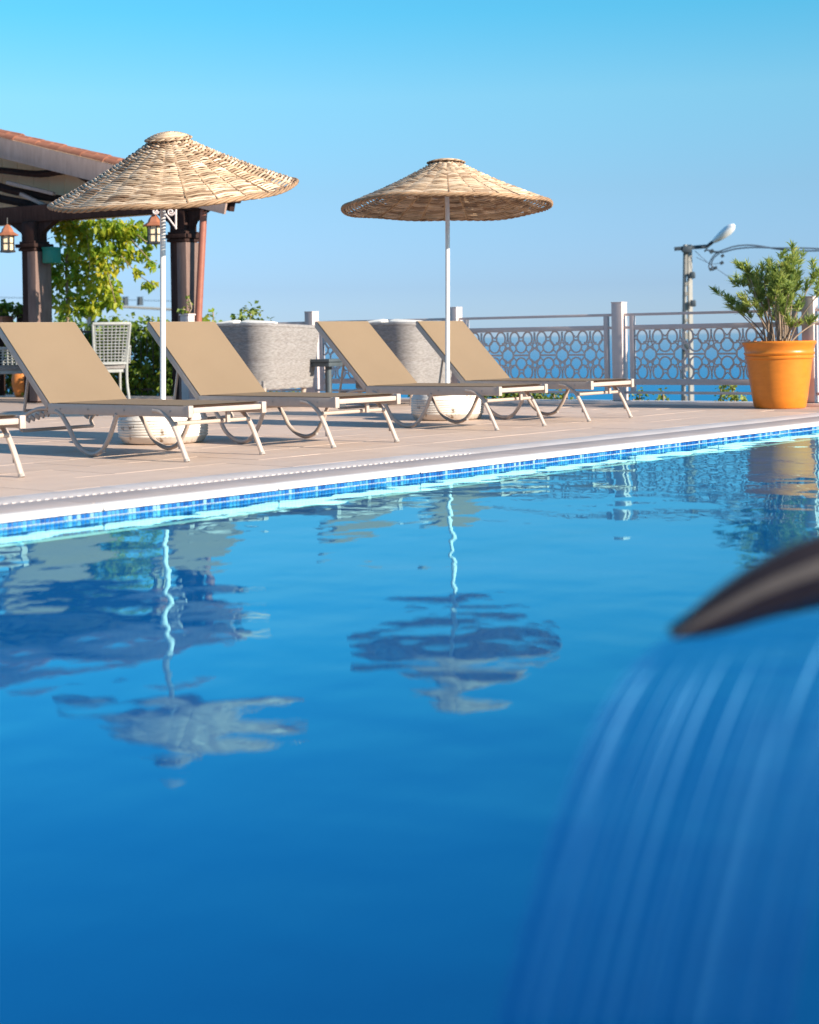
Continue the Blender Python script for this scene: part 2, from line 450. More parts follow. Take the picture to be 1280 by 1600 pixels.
M['sheet'] = watermat('falling_water', (0.74, 0.88, 0.96), (0.22, 0.55, 0.85), [(14, 0.0009, (1, 1, 0.06))], power=5.0, top=0.06, rough=0.4, veil=((0.0, 0.13, 0.36), 0.045))

def seamat():
    m, nt, bs, out = nodes('sea_water'); L = nt.links
    bs.inputs['Base Color'].default_value = (0.0, 0.20, 0.43, 1)
    bs.inputs['Roughness'].default_value = 0.8; bs.inputs['Specular IOR Level'].default_value = 0.0
    lw = N(nt, 'ShaderNodeLayerWeight', Blend=0.5)
    pw = N(nt, 'ShaderNodeMath', operation='POWER'); pw.inputs[1].default_value = 48.0
    L.new(lw.outputs['Facing'], pw.inputs[0])
    gl = N(nt, 'ShaderNodeBsdfGlossy', Roughness=0.15)
    mx = N(nt, 'ShaderNodeMixShader'); L.new(pw.outputs[0], mx.inputs[0]); L.new(bs.outputs[0], mx.inputs[1]); L.new(gl.outputs[0], mx.inputs[2])
    L.new(mx.outputs[0], out.inputs[0])
    return m
M['sea'] = seamat()

def weavemat():
    m, nt, bs, out = nodes('grey_wicker_weave'); L = nt.links
    tc = N(nt, 'ShaderNodeTexCoord')
    n1 = N(nt, 'ShaderNodeTexNoise', Scale=22.0, Detail=4); n1b = N(nt, 'ShaderNodeMapping'); n1b.inputs['Scale'].default_value = (1, 1, 4)
    L.new(tc.outputs['Object'], n1b.inputs[0]); L.new(n1b.outputs[0], n1.inputs['Vector'])
    mix = N(nt, 'ShaderNodeMix', data_type='RGBA'); mix.inputs[6].default_value = (0.19, 0.17, 0.165, 1); mix.inputs[7].default_value = (0.30, 0.285, 0.28, 1)
    mr = N(nt, 'ShaderNodeMapRange'); mr.inputs[1].default_value = 0.3; mr.inputs[2].default_value = 0.65; L.new(n1.outputs[0], mr.inputs[0]); L.new(mr.outputs[0], mix.inputs[0])
    L.new(mix.outputs[2], bs.inputs['Base Color']); bs.inputs['Roughness'].default_value = 0.7
    w = N(nt, 'ShaderNodeTexWave', Scale=30.0, bands_direction='Z', Distortion=0.25); L.new(tc.outputs['Object'], w.inputs['Vector'])
    bp = N(nt, 'ShaderNodeBump', Strength=0.8, Distance=0.003); L.new(w.outputs['Fac'], bp.inputs['Height']); L.new(bp.outputs[0], bs.inputs['Normal'])
    return m
M['weave'] = weavemat()

# ------------------------------------------------------------------ ground plan
E0, E1 = gp(0, 807), gp(1280, 660)
P = (E1 - E0).normalized()                 # along the pool edge, away from the camera
NN = Vector((-P.y, P.x, 0))                # from the pool on to the deck
UP = Vector((0, 0, 1))
def W(s, t, z=0.0): return E0 + P * s + NN * t + UP * z
RP = Matrix((P, NN, UP)).transposed()      # local (along, across, up) -> world
ANG = math.atan2(P.y, P.x)
WZ = -0.062
POST0 = gp(970, 630.5) - Vector((1.815, -1.329, 0))
FD = Vector((1.815, -1.329, 0)); FU = FD.normalized(); FN = Vector((-FU.y, FU.x, 0))   # fence direction and its outward normal
FANG = math.atan2(FU.y, FU.x)
S_END = 10.0

# deck slab
mb = MB()
def slab(poly, z1, z0):
    n = len(poly); vs = [(p.x, p.y, z1) for p in poly] + [(p.x, p.y, z0) for p in poly]
    mb.add(vs, [tuple(range(n)), tuple(range(2 * n - 1, n - 1, -1))] + [(i, i + n, (i + 1) % n + n, (i + 1) % n) for i in range(n)])
fr_, fl_ = POST0 + FD * 7 + FN * 0.2, POST0 - FD * 14 + FN * 0.2
slab([W(-14, 0.30), W(S_END, 0.30), fr_, fl_, W(-14, 30)], -0.003, -0.6)
slab([W(S_END, -16), W(S_END + 0.01, 0.29), fr_ + Vector((0.01, -0.02, 0)), fr_ + Vector((6, -8, 0)), W(S_END + 3, -16)], -0.0035, -0.6)
slab([W(-14, -20), W(S_END + 3, -20), W(S_END + 3, -16), W(-14, -16)], -0.0035, -0.6)
deck = tag(mb.build('pool_deck', M['joint'], smooth=False), 'sunlit beige stone pool deck', kind='structure')
# tiles of the deck, real joints
TS = 0.60
tm = MB().box((0, 0, -0.008), (TS - 0.006, TS - 0.006, 0.016))
t0 = None
nt_ = 0
for i in range(-3, 17):
    for j in range(0, 14):
        s, t = i * TS + (0.3 if j % 2 else 0), 0.775 + 0.3 + j * TS
        p = W(s, t)
        u = p.x / p.y * FPX + PX
        if not (-120 < u < 1400) or (p - POST0).dot(FN) > -0.25: continue
        if t0 is None:
            t0 = tm.build('tile', M['deck'], deck, smooth=False, bevel=0.002)
            o = t0
        else:
            o = link('tile', t0.data, deck)
        o.location = p + UP * random.uniform(-0.0008, 0.0008); o.rotation_euler = (0, 0, ANG); nt_ += 1
# stones along the pool edge
coping = tag(empty('pool_coping', W(0, 0), ANG), kind='structure')
def row(name, mat, s0, s1, ln, ta, tb, z1, z0, bev):
    m_ = MB().box((0, 0, (z1 + z0) / 2), (ln - 0.003, tb - ta - 0.002, z1 - z0)).build(name, mat, coping, bevel=bev)
    n = int((s1 - s0) / ln)
    for k in range(n):
        o = m_ if k == 0 else link(name, m_.data, coping)
        o.location = (s0 + ln * (k + 0.5), (ta + tb) / 2, random.uniform(-0.0005, 0.0005))
row('lip_stone', M['lip'], -4.2, 10.2, 1.2, 0.0, 0.095, 0.002, -0.034, 0.014)
row('coping_stone', M['grey_stone'], -4.2, 10.2, 0.6, 0.095, 0.44, 0.0, -0.06, 0.002)
row('border_stone', M['marble'], -4.2, 10.2, 0.6, 0.44, 0.775, 0.0, -0.06, 0.002)
mb = MB()
for k in range(80):
    mb.box((0.1 + k * 0.05, 0.450, 0.0015), (0.024, 0.010, 0.004))
tag(mb.build('drain_grate_teeth', M['marble'], coping, smooth=False), kind='stuff')
# wall face under the lip and two rows of small glass tiles
mb = MB().box((3.0, 0.035, -0.09), (14.5, 0.03, 0.108))
mb.build('waterline_wall', M['grout'], coping, smooth=False)
mb = MB()
for r_ in range(4):
    k = 0; s = -4.1
    while s < 10.0:
        mb.box((s, 0.018, -0.0465 - r_ * 0.0245), (0.0215, 0.006, 0.0205)); s += 0.0262
tag(mb.build('mosaic_tile_band', M['mosaic'], coping, smooth=False), kind='stuff')

# pool basin: wall curving into the floor
prof = [(0.03, -0.05), (0.028, -0.25)]
for k in range(1, 15):
    a = k / 14 * PI / 2
    prof.append((0.028 - 3.4 * (1 - math.cos(a)), -0.25 - 1.35 * math.sin(a)))
prof += [(-12.5, -1.6), (-15.8, -1.2), (-16.0, -0.05)]
mb = MB(); n = len(prof); ss = [-13.9, -13.8, S_END - 0.3, S_END - 0.02]
vs = []
for si, s in enumerate(ss):
    for (t, z) in prof:
        vs.append(W(s, t, z if si in (1, 2) else -0.05))
fs = []
for i in range(3):
    for k in range(n - 1):
        fs.append((i * n + k, i * n + k + 1, (i + 1) * n + k + 1, (i + 1) * n + k))
mb.add(vs, fs)
tag(mb.build('pool_basin', M['basin'], angle=60), 'blue tiled pool basin', kind='structure')
mb = MB().add([W(-13.9, 0.03, WZ), W(S_END, 0.03, WZ), W(S_END, -16, WZ), W(-13.9, -16, WZ)], [(0, 3, 2, 1)])
tag(mb.build('pool_water', M['water'], smooth=False), 'calm blue pool water', kind='structure')

# kerb under the fence, hillside, sea
mb = MB()
a, b = POST0 - FD * 14, POST0 + FD * 7
mb.bar(a + UP * 0.006, b + UP * 0.006, 0.34, 0.05)
tag(mb.build('kerb', M['marble'], bevel=0.006), 'pale stone kerb under the white fence', kind='structure')
def hill_z(d): return -0.75 - 0.33 * d
mb = MB(); vs = []; fs = []; nx, nd = 40, 24
for j in range(nd):
    d = (j / (nd - 1)) ** 1.6 * 150 + 0.05
    for i in range(nx):
        q = POST0 + FD * (-60 + i * 110 / (nx - 1)) + FN * d
        z = hill_z(d) + noise.noise(Vector((q.x, q.y, 0)) * 0.12) * 0.5 * min(1, d / 4)
        vs.append((q.x, q.y, z))
for j in range(nd - 1):
    for i in range(nx - 1):
        fs.append((j * nx + i, j * nx + i + 1, (j + 1) * nx + i + 1, (j + 1) * nx + i))
mb.add(vs, fs)
tag(mb.build('hillside', M['hill']), 'dry hillside falling away to the sea', kind='structure')
SEA = -46.0
mb = MB(); rr = 90000
vs = [(0, 0, SEA)] + [(rr * math.cos(2 * PI * k / 48), rr * math.sin(2 * PI * k / 48), SEA) for k in range(48)]
mb.add(vs, [(0, k + 1, (k + 1) % 48 + 1) for k in range(48)])
tag(mb.build('sea', M['sea'], smooth=False), 'blue open sea reaching the horizon', kind='structure')

# ------------------------------------------------------------------ white fence
PH = 1.135
fence = empty('white_fence', POST0, FANG, 'white fence with star pattern lattice panels along the seaward edge of the deck', 'fence')
PLEN = FD.length
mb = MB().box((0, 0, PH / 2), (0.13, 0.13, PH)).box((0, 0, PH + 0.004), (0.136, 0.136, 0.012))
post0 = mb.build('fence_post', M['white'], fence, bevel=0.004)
mb = MB().box((0, 0, 0.03), (0.17, 0.17, 0.012)).build('post_foot', M['darkmetal'], post0, smooth=False)
def stub(mb, z, h): 
    mb.box((PLEN / 2, 0, z), (PLEN - 0.134, 0.035, h))
rails = []
for (z, h, nm) in ((1.0, 0.03, 'top_rail'), (0.125, 0.03, 'bottom_rail')):
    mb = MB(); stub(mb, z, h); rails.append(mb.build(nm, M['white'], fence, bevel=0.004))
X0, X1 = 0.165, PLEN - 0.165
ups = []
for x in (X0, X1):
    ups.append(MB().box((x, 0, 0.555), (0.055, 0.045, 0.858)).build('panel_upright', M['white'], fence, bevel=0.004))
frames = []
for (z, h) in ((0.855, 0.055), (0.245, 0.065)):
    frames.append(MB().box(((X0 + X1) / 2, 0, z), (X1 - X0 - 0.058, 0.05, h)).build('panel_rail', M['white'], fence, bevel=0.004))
stubs = []
for x in (0.10, PLEN - 0.10):
    stubs.append(MB().box((x, 0.001, 0.855), (0.072, 0.032, 0.03)).build('panel_bracket', M['white'], fence, smooth=False))
def lattice():
    mb = MB(); th = 0.012
    zc = (0.8275 + 0.2775) / 2; half = (0.8275 - 0.2775) / 2
    xa, xb = X0 + 0.028, X1 - 0.028
    def ring(x, z, rx, rz, w=0.018, n=22):
        vs, fs = [], []
        for k in range(n):
            a = 2 * PI * k / n
            for (q, y) in ((0, -th / 2), (0, th / 2), (w, th / 2), (w, -th / 2)):
                X = min(max(x + (rx + q) * math.cos(a), xa), xb); Z = min(max(z + (rz + q) * math.sin(a), -half), half)
                vs.append((X, y, zc + Z))
        for k in range(n):
            l = (k + 1) % n
            for q in range(4):
                r2 = (q + 1) % 4
                fs.append((k * 4 + q, k * 4 + r2, l * 4 + r2, l * 4 + q))
        mb.add(vs, fs)
    def seg(x1, z1, x2, z2, w=0.014):
        if min(x1, x2) < xa or max(x1, x2) > xb: return
        mb.bar((x1, 0.0005, zc + max(-half, min(half, z1))), (x2, 0.0005, zc + max(-half, min(half, z2))), th - 0.003, w)
    pd = 0.372; mid = (xa + xb) / 2
    ks = [mid + (k - 3) * pd for k in range(7)]
    for x in ks:
        L_ = []
        for dx, z, rx, rz in ((0, 0, .068, .070), (.186, .10, .064, .062), (.186, -.10, .064, .062), (-.096, .195, .052, .070), (.096, .195, .052, .070), (-.096, -.195, .052, .070), (.096, -.195, .052, .070)):
            if xa - 0.02 < x + dx < xb + 0.02: ring(x + dx, z, rx, rz)
        for sg in (1, -1):
            c = (x, 0.115 * sg)
            pts = []
            for k in range(5):
                a = PI / 2 + k * 2 * PI / 5 if sg > 0 else -PI / 2 + k * 2 * PI / 5
                pts.append((c[0] + 0.085 * math.cos(a), c[1] + 0.085 * math.sin(a)))
            for k in range(5):
                q1, q2 = pts[k], pts[(k + 2) % 5]
                seg(q1[0], q1[1], q2[0], q2[1], 0.014)
            seg(x, 0.19 * sg, x, 0.27 * sg, 0.03)
        seg(x + .07, 0.012, x + .125, 0.075); seg(x + .07, -0.012, x + .125, -0.075)
        seg(x + .302, 0.012, x + .247, 0.075); seg(x + .302, -0.012, x + .247, -0.075)
        seg(x + .07, 0, x + .302, 0, 0.022)
        seg(x + .148, 0.235, x + .186, 0.20, 0.012); seg(x + .224, 0.235, x + .186, 0.20, 0.012)
        seg(x + .148, -0.235, x + .186, -0.20, 0.012); seg(x + .224, -0.235, x + .186, -0.20, 0.012)
        seg(x + .16, 0.165, x + .148, 0.23, 0.010); seg(x + .212, 0.165, x + .224, 0.23, 0.010)
        seg(x + .16, -0.165, x + .148, -0.23, 0.010); seg(x + .212, -0.165, x + .224, -0.23, 0.010)
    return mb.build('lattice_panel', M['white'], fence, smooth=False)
lat = lattice()
base_kids = rails + ups + frames + stubs + [lat]
for k in range(-2, 5):
    if k != 0:
        c = copy_tree(post0, fence); c.location = (k * PLEN, 0, 0)
    if k in (0, 4): continue
    for o in base_kids:
        c = o.copy(); col.objects.link(c); c.parent = fence; c.location = Vector(o.location) + Vector((k * PLEN, 0, 0))

# ------------------------------------------------------------------ straw parasols
def canopy_parts(root, rad, drop, seed, M_):
    """woven cone: weavers over and under radial stakes"""
    rnd = random.Random(seed)
    NS, rows = 26, 62
    r0 = 0.13
    def zf(r):                       # height below the crown
        q = max(0, (r - 0.10)) / (rad - 0.10)
        return -drop * (q ** 0.93) - 0.012 * math.sin(q * PI)
    slope = math.atan2(drop, rad - 0.1)
    nr = Vector((math.sin(slope), 0, math.cos(slope)))
    wv = lambda a, q: 0.010 * math.sin(3 * a + seed) * q + 0.006 * math.sin(7 * a + 2 * seed) * q
    cv = MB()
    sp = (math.hypot(rad - r0, drop)) / rows
    for i in range(rows):
        q = (i + 0.5) / rows
        r = r0 + (rad - r0) * q
        a = rnd.uniform(0, 2 * PI); end = a + 2 * PI
        while a < end - 1e-3:
            b = min(end, a + rnd.uniform(0.25, 1.3))
            if end - b < 0.15: b = end
            n = max(3, int((b - a) * NS / (2 * PI) * 3))
            path, rr_ = [], []
            dr = rnd.uniform(-0.0035, 0.0035)
            rad_s = sp * rnd.uniform(0.54, 0.68)
            for k in range(n + 1):
                t = a + (b - a) * k / n
                off = 0.0115 * math.cos(NS * t / 2 + PI * i) + rnd.uniform(-0.0015, 0.0015)
                if k in (0, n): off -= 0.006
                rr2 = r + dr + nr.x * off
                path.append((rr2 * math.cos(t), rr2 * math.sin(t), zf(r) + nr.z * off + wv(t, q)))
                rr_.append(rad_s * (0.75 if k in (0, n) else 1))
            cv.tube(path, rr_, 5, caps=True)
            a = b
    canopy = cv.build('canopy', M['wicker'], root, angle=80)
    tag(canopy, kind='stuff')
    st = MB()
    path = [((0.03 + (rad + 0.0 - 0.03) * k / 10), 0, zf(0.03 + (rad - 0.03) * k / 10) - 0.002) for k in range(11)]
    st.tube(path, 0.0085, 6)
    s0 = None
    for k in range(NS):
        a = 2 * PI * (k + 0.5) / NS
        if s0 is None: s0 = o = st.build('stake', M['wicker_dark'], canopy)
        else: o = link('stake', s0.data, canopy)
        o.rotation_euler = (0, 0, a)
    rim = MB()
    for ph in range(3):
        path = []
        for k in range(180):
            a = 2 * PI * k / 180
            tw = 26 * a + ph * 2 * PI / 3
            r = rad + 0.004 + 0.011 * math.cos(tw); z = zf(rad) - 0.004 + 0.011 * math.sin(tw) + wv(a, 1)
            path.append((r * math.cos(a), r * math.sin(a), z))
        rim.tube(path, 0.0115, 5, closed=True)
    rim.build('rim', M['wicker_dark'], canopy, angle=80)
    cap = MB()
    cp = [(0.0, 0.052), (0.03, 0.051), (0.07, 0.046), (0.11, 0.034), (0.145, 0.016), (0.165, -0.006)]
    for k in range(12):
        q = (k + 0.3) / 12; r = 0.165 * q
        z = 0.05 - 0.05 * q ** 2.2
        path = [(r * math.cos(2 * PI * j / 36), r * math.sin(2 * PI * j / 36), z + 0.003 * math.cos(9 * 2 * PI * j / 36 + k * PI)) for j in range(36)]
        cap.tube(path, 0.009, 5, closed=True)
    for ph in range(2):
        path = []
        for k in range(72):
            a = 2 * PI * k / 72; tw = 14 * a + ph * PI
            path.append(((0.172 + 0.008 * math.cos(tw)) * math.cos(a), (0.172 + 0.008 * math.cos(tw)) * math.sin(a), -0.012 + 0.008 * math.sin(tw)))
        cap.tube(path, 0.009, 5, closed=True)
    cc = cap.build('crown_cap', M['wicker'] , canopy, angle=80)
    cc.scale = (1, 1, 0.8 if seed == 1 else 0.5)
    return canopy
def tyre_base(root, rad, h):
    pr = [(0.0, 0.0), (rad * 0.80, 0.0), (rad * 0.92, 0.012), (rad * 0.975, 0.05)]
    n = 7
    for k in range(n):
        za = 0.05 + (h - 0.10) * k / n; zb = 0.05 + (h - 0.10) * (k + 1) / n
        bul = lambda z: rad * (0.985 + 0.03 * math.sin(PI * z / h))
        pr += [(bul(za) - 0.006, za + 0.002), (bul(za), za + 0.006), (bul(zb), zb - 0.006), (bul(zb) - 0.006, zb - 0.002)]
    pr += [(rad * 0.975, h - 0.04), (rad * 0.93, h - 0.012), (rad * 0.82, h), (rad * 0.62, h - 0.006), (rad * 0.56, h - 0.03), (0.0, h - 0.035)]
    wob = lambda a, r, z: Vector((math.cos(a), math.sin(a), 0)) * (0.006 * math.sin(2 * a + 1) + 0.003 * math.sin(5 * a))
    b = MB().lathe(pr, 56, wob=wob).build('base', M['tyre'], root, angle=50)
    return b
def parasol(base_px, pole_px_top, crown_px, rad, drop, tilt_dir, label, seed, base_r, base_h):
    g = gp(*base_px)
    root = empty('straw_parasol', g, 0, label, 'parasol', 'straw parasols between the loungers')
    Y = g.y
    tyre_base(root, base_r, base_h)
    pt = pp(*pole_px_top, Y) - g
    ap = pp(*crown_px, Y) - g
    pole = MB().tube([Vector((0, 0, 0.05)), pt, ap + Vector((0, 0, -0.12))], 0.022, 14).build('pole', M['white_pole'], root)
    MB().tube([Vector((0, 0, base_h - 0.04)), Vector((0, 0, base_h + 0.05))], 0.034, 16).build('pole_sleeve', M['white_pole'], root, angle=30)
    cn = canopy_parts(root, rad, drop, seed, M)
    nrm = Vector(tilt_dir).normalized()
    q = Vector((0, 0, 1)).rotation_difference(nrm)
    cn.rotation_mode = 'QUATERNION'; cn.rotation_quaternion = q
    cn.location = ap - nrm * 0.05
    return root
parasol((255, 691.5), (254.5, 318), (262, 205), 0.955, 0.43, (-0.062, -0.20, 1), 'straw parasol nearest the wooden pergola on a white painted tyre base', 1, 0.338, 0.25)
parasol((699.5, 655), (699.5, 340), (697, 245), 0.985, 0.43, (0.0, 0.045, 1), 'straw parasol showing its woven underside against open sky', 2, 0.338, 0.26)

# ------------------------------------------------------------------ sun loungers
LANG = math.atan2(-NN.y, -NN.x)
H = 0.36; HW = 0.335; PIV = -1.42
def make_lounger():
    root = empty('sun_lounger', (0, 0, 0))
    lm = M['lounger']
    # seat fabric: slightly sagging sheet with thickness, wrapping the side rails
    def sheet(pts_fn, nx, name, zoff=0.0):
        mb = MB(); vs = []; fs = []; ny = 12
        for i in range(nx + 1):
            for j in range(ny + 1):
                vs.append(pts_fn(i / nx, j / ny * 2 - 1))
        m_ = (nx + 1) * (ny + 1)
        vs += [(v[0], v[1], v[2] - 0.004) for v in vs]
        for i in range(nx):
            for j in range(ny):
                a = i * (ny + 1) + j; q = (a, a + ny + 1, a + ny + 2, a + 1)
                fs.append(q); fs.append(tuple(m_ + k for k in reversed(q)))
        mb.add(vs, fs)
        return mb.build(name, M['sling'], root)
    sheet(lambda u, v: (PIV + 0.02 + u * (-PIV - 0.05), v * (HW + 0.016), H + 0.006 - 0.018 * (1 - v * v) * math.sin(PI * u) ** 0.5), 20, 'seat_sling')
    bl, ba = 0.825, R(44.5)
    dx, dz = -math.cos(ba), math.sin(ba)
    def bk(u, v):
        d = u * bl; off = 0.004 - 0.02 * (1 - v * v) * math.sin(PI * u)
        return (PIV + dx * d + dz * off, v * (HW + 0.017), H + 0.002 + dz * d - dx * off)
    sheet(bk, 18, 'back_sling')
    for sgn in (-1, 1):
        y = sgn * HW
        # side rail with rounded section
        mb = MB().box((PIV / 2 - 0.005, y, H - 0.034), (-PIV + 0.03, 0.034, 0.074))
        rail = mb.build('side_rail', lm, root, bevel=0.008)
        for x in (-0.16, -0.62, -1.0, -1.30):
            MB().tube([(x, y - sgn * 0.0 - 0.018 , H - 0.034), (x, y - 0.0205, H - 0.034)] if sgn < 0 else [(x, y + 0.018, H - 0.034), (x, y + 0.0205, H - 0.034)], 0.007, 8).build('rivet', M['rubber'], rail, smooth=False)
        # rear extension of the rail, bending down
        ext = arc([(PIV + 0.01, y * 0.97, H - 0.035), (PIV - 0.16, y * 0.97, H - 0.04), (PIV - 0.30, y * 0.97, H - 0.085), (PIV - 0.38, y * 0.97, H - 0.15), (PIV - 0.36, y * 0.97, H - 0.20)], 5)
        MB().tube(ext, 0.014, 8).build('rail_extension', lm, root)
        # back rest side tubes
        MB().bar((PIV - dz * 0.03, y, H + dx * 0.03), (PIV + dx * (bl - 0.004) - dz * 0.03, y, H + dz * (bl - 0.004) + dx * 0.03), 0.030, 0.054).build('back_rail', lm, root, bevel=0.008)
        yo = y * 1.03
        # U shaped rear leg
        u = arc([(-1.36, yo, H - 0.05), (-1.30, yo, H - 0.075), (-1.22, yo, H - 0.16), (-1.15, yo, H - 0.26), (-1.07, yo, 0.045), (-0.97, yo, 0.018), (-0.87, yo, 0.045), (-0.79, yo, 0.13), (-0.74, yo, 0.22), (-0.70, yo, H - 0.06)], 6)
        rl = MB().tube(u, 0.0165, 10).build('rear_leg', lm, root)
        MB().tube([(-0.85, yo, 0.062), (-0.85, yo - 0.001, 0.035)], 0.014, 8).build('foot_pad', M['rubber'], rl)
        # curved front leg
        f = arc([(-0.33, yo, H - 0.03), (-0.25, yo, H - 0.042), (-0.17, yo, H - 0.09), (-0.11, yo, H - 0.17), (-0.05, yo, 0.08), (-0.015, yo, 0.012)], 7)
        fl = MB().tube(f, 0.0185, 10, flat=0.8).build('front_leg', lm, root)
        MB().tube([(-0.018, yo, 0.018), (-0.012, yo, 0.0)], 0.020, 10).build('foot_cap', M['rubber'], fl)
        MB().box((-0.075, yo, 0.10), (0.022, 0.02, 0.035)).build('leg_lug', M['rubber'], fl, bevel=0.003)
        # prop under the back rest
        MB().tube([(PIV + dx * 0.46 , y * 0.80, H + dz * 0.46 - 0.03), (PIV - 0.40, y * 0.80, H - 0.06)], 0.011, 8).build('prop', lm, root)
        # end block
        MB().box((0.008, y, H - 0.034), (0.03, 0.042, 0.078)).build('end_block', lm, root, bevel=0.006)
    # cross bars
    MB().box((0.004, 0, H - 0.028), (0.028, 2 * HW - 0.05, 0.036)).build('end_bar', lm, root, bevel=0.008)
    MB().tube([(-0.135, -HW * 1.02, H - 0.115), (-0.135, HW * 1.02, H - 0.115)], 0.015, 10).build('cross_bar', lm, root)
    MB().box((-0.07, 0.08, H - 0.075), (0.02, 0.03, 0.10)).build('bar_bracket', lm, root, bevel=0.003)
    MB().tube([(-0.74, -HW * 1.02, H - 0.075), (-0.74, HW * 1.02, H - 0.075)], 0.012, 8).build('cross_bar', lm, root)
    MB().tube([(PIV + dx * bl - dz * 0.016, -HW - 0.012, H + dz * bl + dx * 0.016), (PIV + dx * bl - dz * 0.016, HW + 0.012, H + dz * bl + dx * 0.016)], 0.018, 10).build('head_bar', lm, root)
    MB().tube([(PIV - 0.36, -HW * 0.97, H - 0.20), (PIV - 0.36, HW * 0.97, H - 0.20)], 0.013, 8).build('rear_bar', lm, root)
    MB().tube([(PIV - 0.40, -HW * 0.82, H - 0.06), (PIV - 0.40, HW * 0.82, H - 0.06)], 0.011, 8).build('prop_bar', lm, root)
    for sgn in (-1, 1):
        mb = MB()
        for k in range(5):
            x = PIV - 0.14 - k * 0.055
            mb.box((x, sgn * HW * 0.80, H - 0.075 - 0.012 * k), (0.05, 0.012, 0.03), Matrix.Rotation(R(25), 3, 'Y'))
        mb.build('ratchet_rack', lm, root, smooth=False)
    return root
proto = make_lounger()
feet = [((297, 719), (412, 713.5)), ((526, 701), (620, 690.5)), ((780, 673), (852, 666)), ((923, 660), (987, 652))]
pos = []
for a, b in feet:
    m_ = (gp(*a) + gp(*b)) / 2 - E0
    pos.append([m_.dot(P), m_.dot(NN)])
tm_ = sum(p[1] for p in pos) / 4
f0 = gp(34, 746) - E0
pos.insert(0, [f0.dot(P) - HW, f0.dot(NN)])
print('LOUNGERS', [(round(a, 2), round(b, 2)) for a, b in pos], 'tiles', nt_)
LL = ['tan sun lounger cut by the frame edge with only its foot end showing',
      'tan sun lounger with raised back in front of the nearer tyre base',
      'tan sun lounger with raised back in front of the larger wicker armchair',
      'tan sun lounger crossing in front of the tyre base farther along the pool',
      'tan sun lounger farthest along the pool, foot end before a white fence post']
for i, (s, t) in enumerate(pos):
    o = proto if i == 0 else copy_tree(proto)
    o.location = W(s, t); o.rotation_euler = (0, 0, LANG + R((0, 0.4, -0.6, 0.8, -0.5)[i]))
    tag(o, LL[i], 'sun lounger', 'sun loungers in a row along the pool')

# ------------------------------------------------------------------ big orange pot and oleander
g = gp(1219, 637)
pot = empty('clay_pot', g, 0, 'large orange clay pot with ribbed collar standing on deck by the white fence', 'pot')
ro, rb, ph = 0.372, 0.262, 0.685
pr = [(0, 0), (rb - 0.01, 0), (rb, 0.012), (rb + 0.02, 0.12), (rb + 0.045, 0.30), (rb + 0.068, 0.47), (rb + 0.072, 0.50), (rb + 0.085, 0.508), (rb + 0.088, 0.525), (rb + 0.080, 0.537), (rb + 0.090, 0.545), (rb + 0.095, 0.562), (rb + 0.086, 0.575), (rb + 0.088, 0.60), (rb + 0.098, 0.64), (ro, 0.655), (ro + 0.004, 0.672), (ro - 0.006, ph), (ro - 0.03, ph), (ro - 0.04, 0.66), (ro - 0.055, 0.62), (0, 0.62)]
body = MB().lathe(pr, 72).build('body', M['orange_pot'], pot, angle=40)
MB().lathe([(0, 0.63), (0.15, 0.636), (ro - 0.058, 0.63)], 40).build('soil', M['soil'], pot)
def leafblade(mb, base, d, L_, w, rnd, fold=0.25):
    d = d.normalized()
    s = d.cross(Vector((rnd.uniform(-1, 1), rnd.uniform(-1, 1), rnd.uniform(0.2, 1))))
    if s.length < 1e-3: s = d.orthogonal()
    s.normalize(); nrm = s.cross(d)
    m1 = base + d * L_ * 0.45
    tip = base + d * L_ - Vector((0, 0, 1)) * L_ * 0.12
    mb.add([base, m1 + s * w / 2 + nrm * w * fold, m1 - s * w / 2 + nrm * w * fold, tip, m1], [(0, 1, 4), (0, 4, 2), (4, 1, 3), (2, 4, 3)])
rnd = random.Random(11)
plant = empty('oleander', g + UP * 0.62, 0, 'leafy oleander bush with pale stems growing out of the large orange pot', 'shrub')
fol = MB(); fl2 = MB(); 
for k in range(34):
    a = k * 2.4 + rnd.uniform(-.4, .4); sp = rnd.uniform(0.05, 1.0)
    top_r = 0.57 * sp ** 0.8; top_h = rnd.uniform(0.50, 0.86) * (1.02 - 0.48 * sp * sp)
    b0 = Vector((math.cos(a) * 0.13 * rnd.random(), math.sin(a) * 0.13 * rnd.random(), -0.02))
    tip = Vector((math.cos(a) * top_r, math.sin(a) * top_r, top_h))
    midp = b0.lerp(tip, 0.5) + Vector((-math.cos(a), -math.sin(a), 0)) * 0.06 * sp
    path = arc([b0, midp, tip], 6)
    MB().tube(path, [0.011 - 0.007 * i / (len(path) - 1) for i in range(len(path))], 6).build('stem', M['stem'], plant)
    nb = rnd.randint(4, 6)
    for q in range(nb):
        st = path[rnd.randint(len(path) // 2 + 1, len(path) - 1)] if q else path[-1]
        d0 = (tip - midp).normalized() + Vector((rnd.uniform(-.7, .7), rnd.uniform(-.7, .7), rnd.uniform(0, .6)))
        d0.normalize(); ln = rnd.uniform(0.07, 0.20)
        e = st + d0 * ln
        fol_stem = e
        for lf in range(rnd.randint(40, 62)):
            p = st.lerp(e, rnd.uniform(0.35, 1.1))
            dd = d0 * rnd.uniform(0.2, 1.3) + Vector((rnd.gauss(0, .6), rnd.gauss(0, .6), rnd.gauss(0.55, .4)))
            leafblade(fol, p, dd, rnd.uniform(0.06, 0.12), rnd.uniform(0.009, 0.015), rnd)
        if rnd.random() < 0.06:
            for lf in range(6):
                leafblade(fl2, e, Vector((rnd.gauss(0, 1), rnd.gauss(0, 1), rnd.gauss(.5, .5))), 0.03, 0.022, rnd)
fol.build('foliage', M['oleander_leaf'], plant, smooth=False)
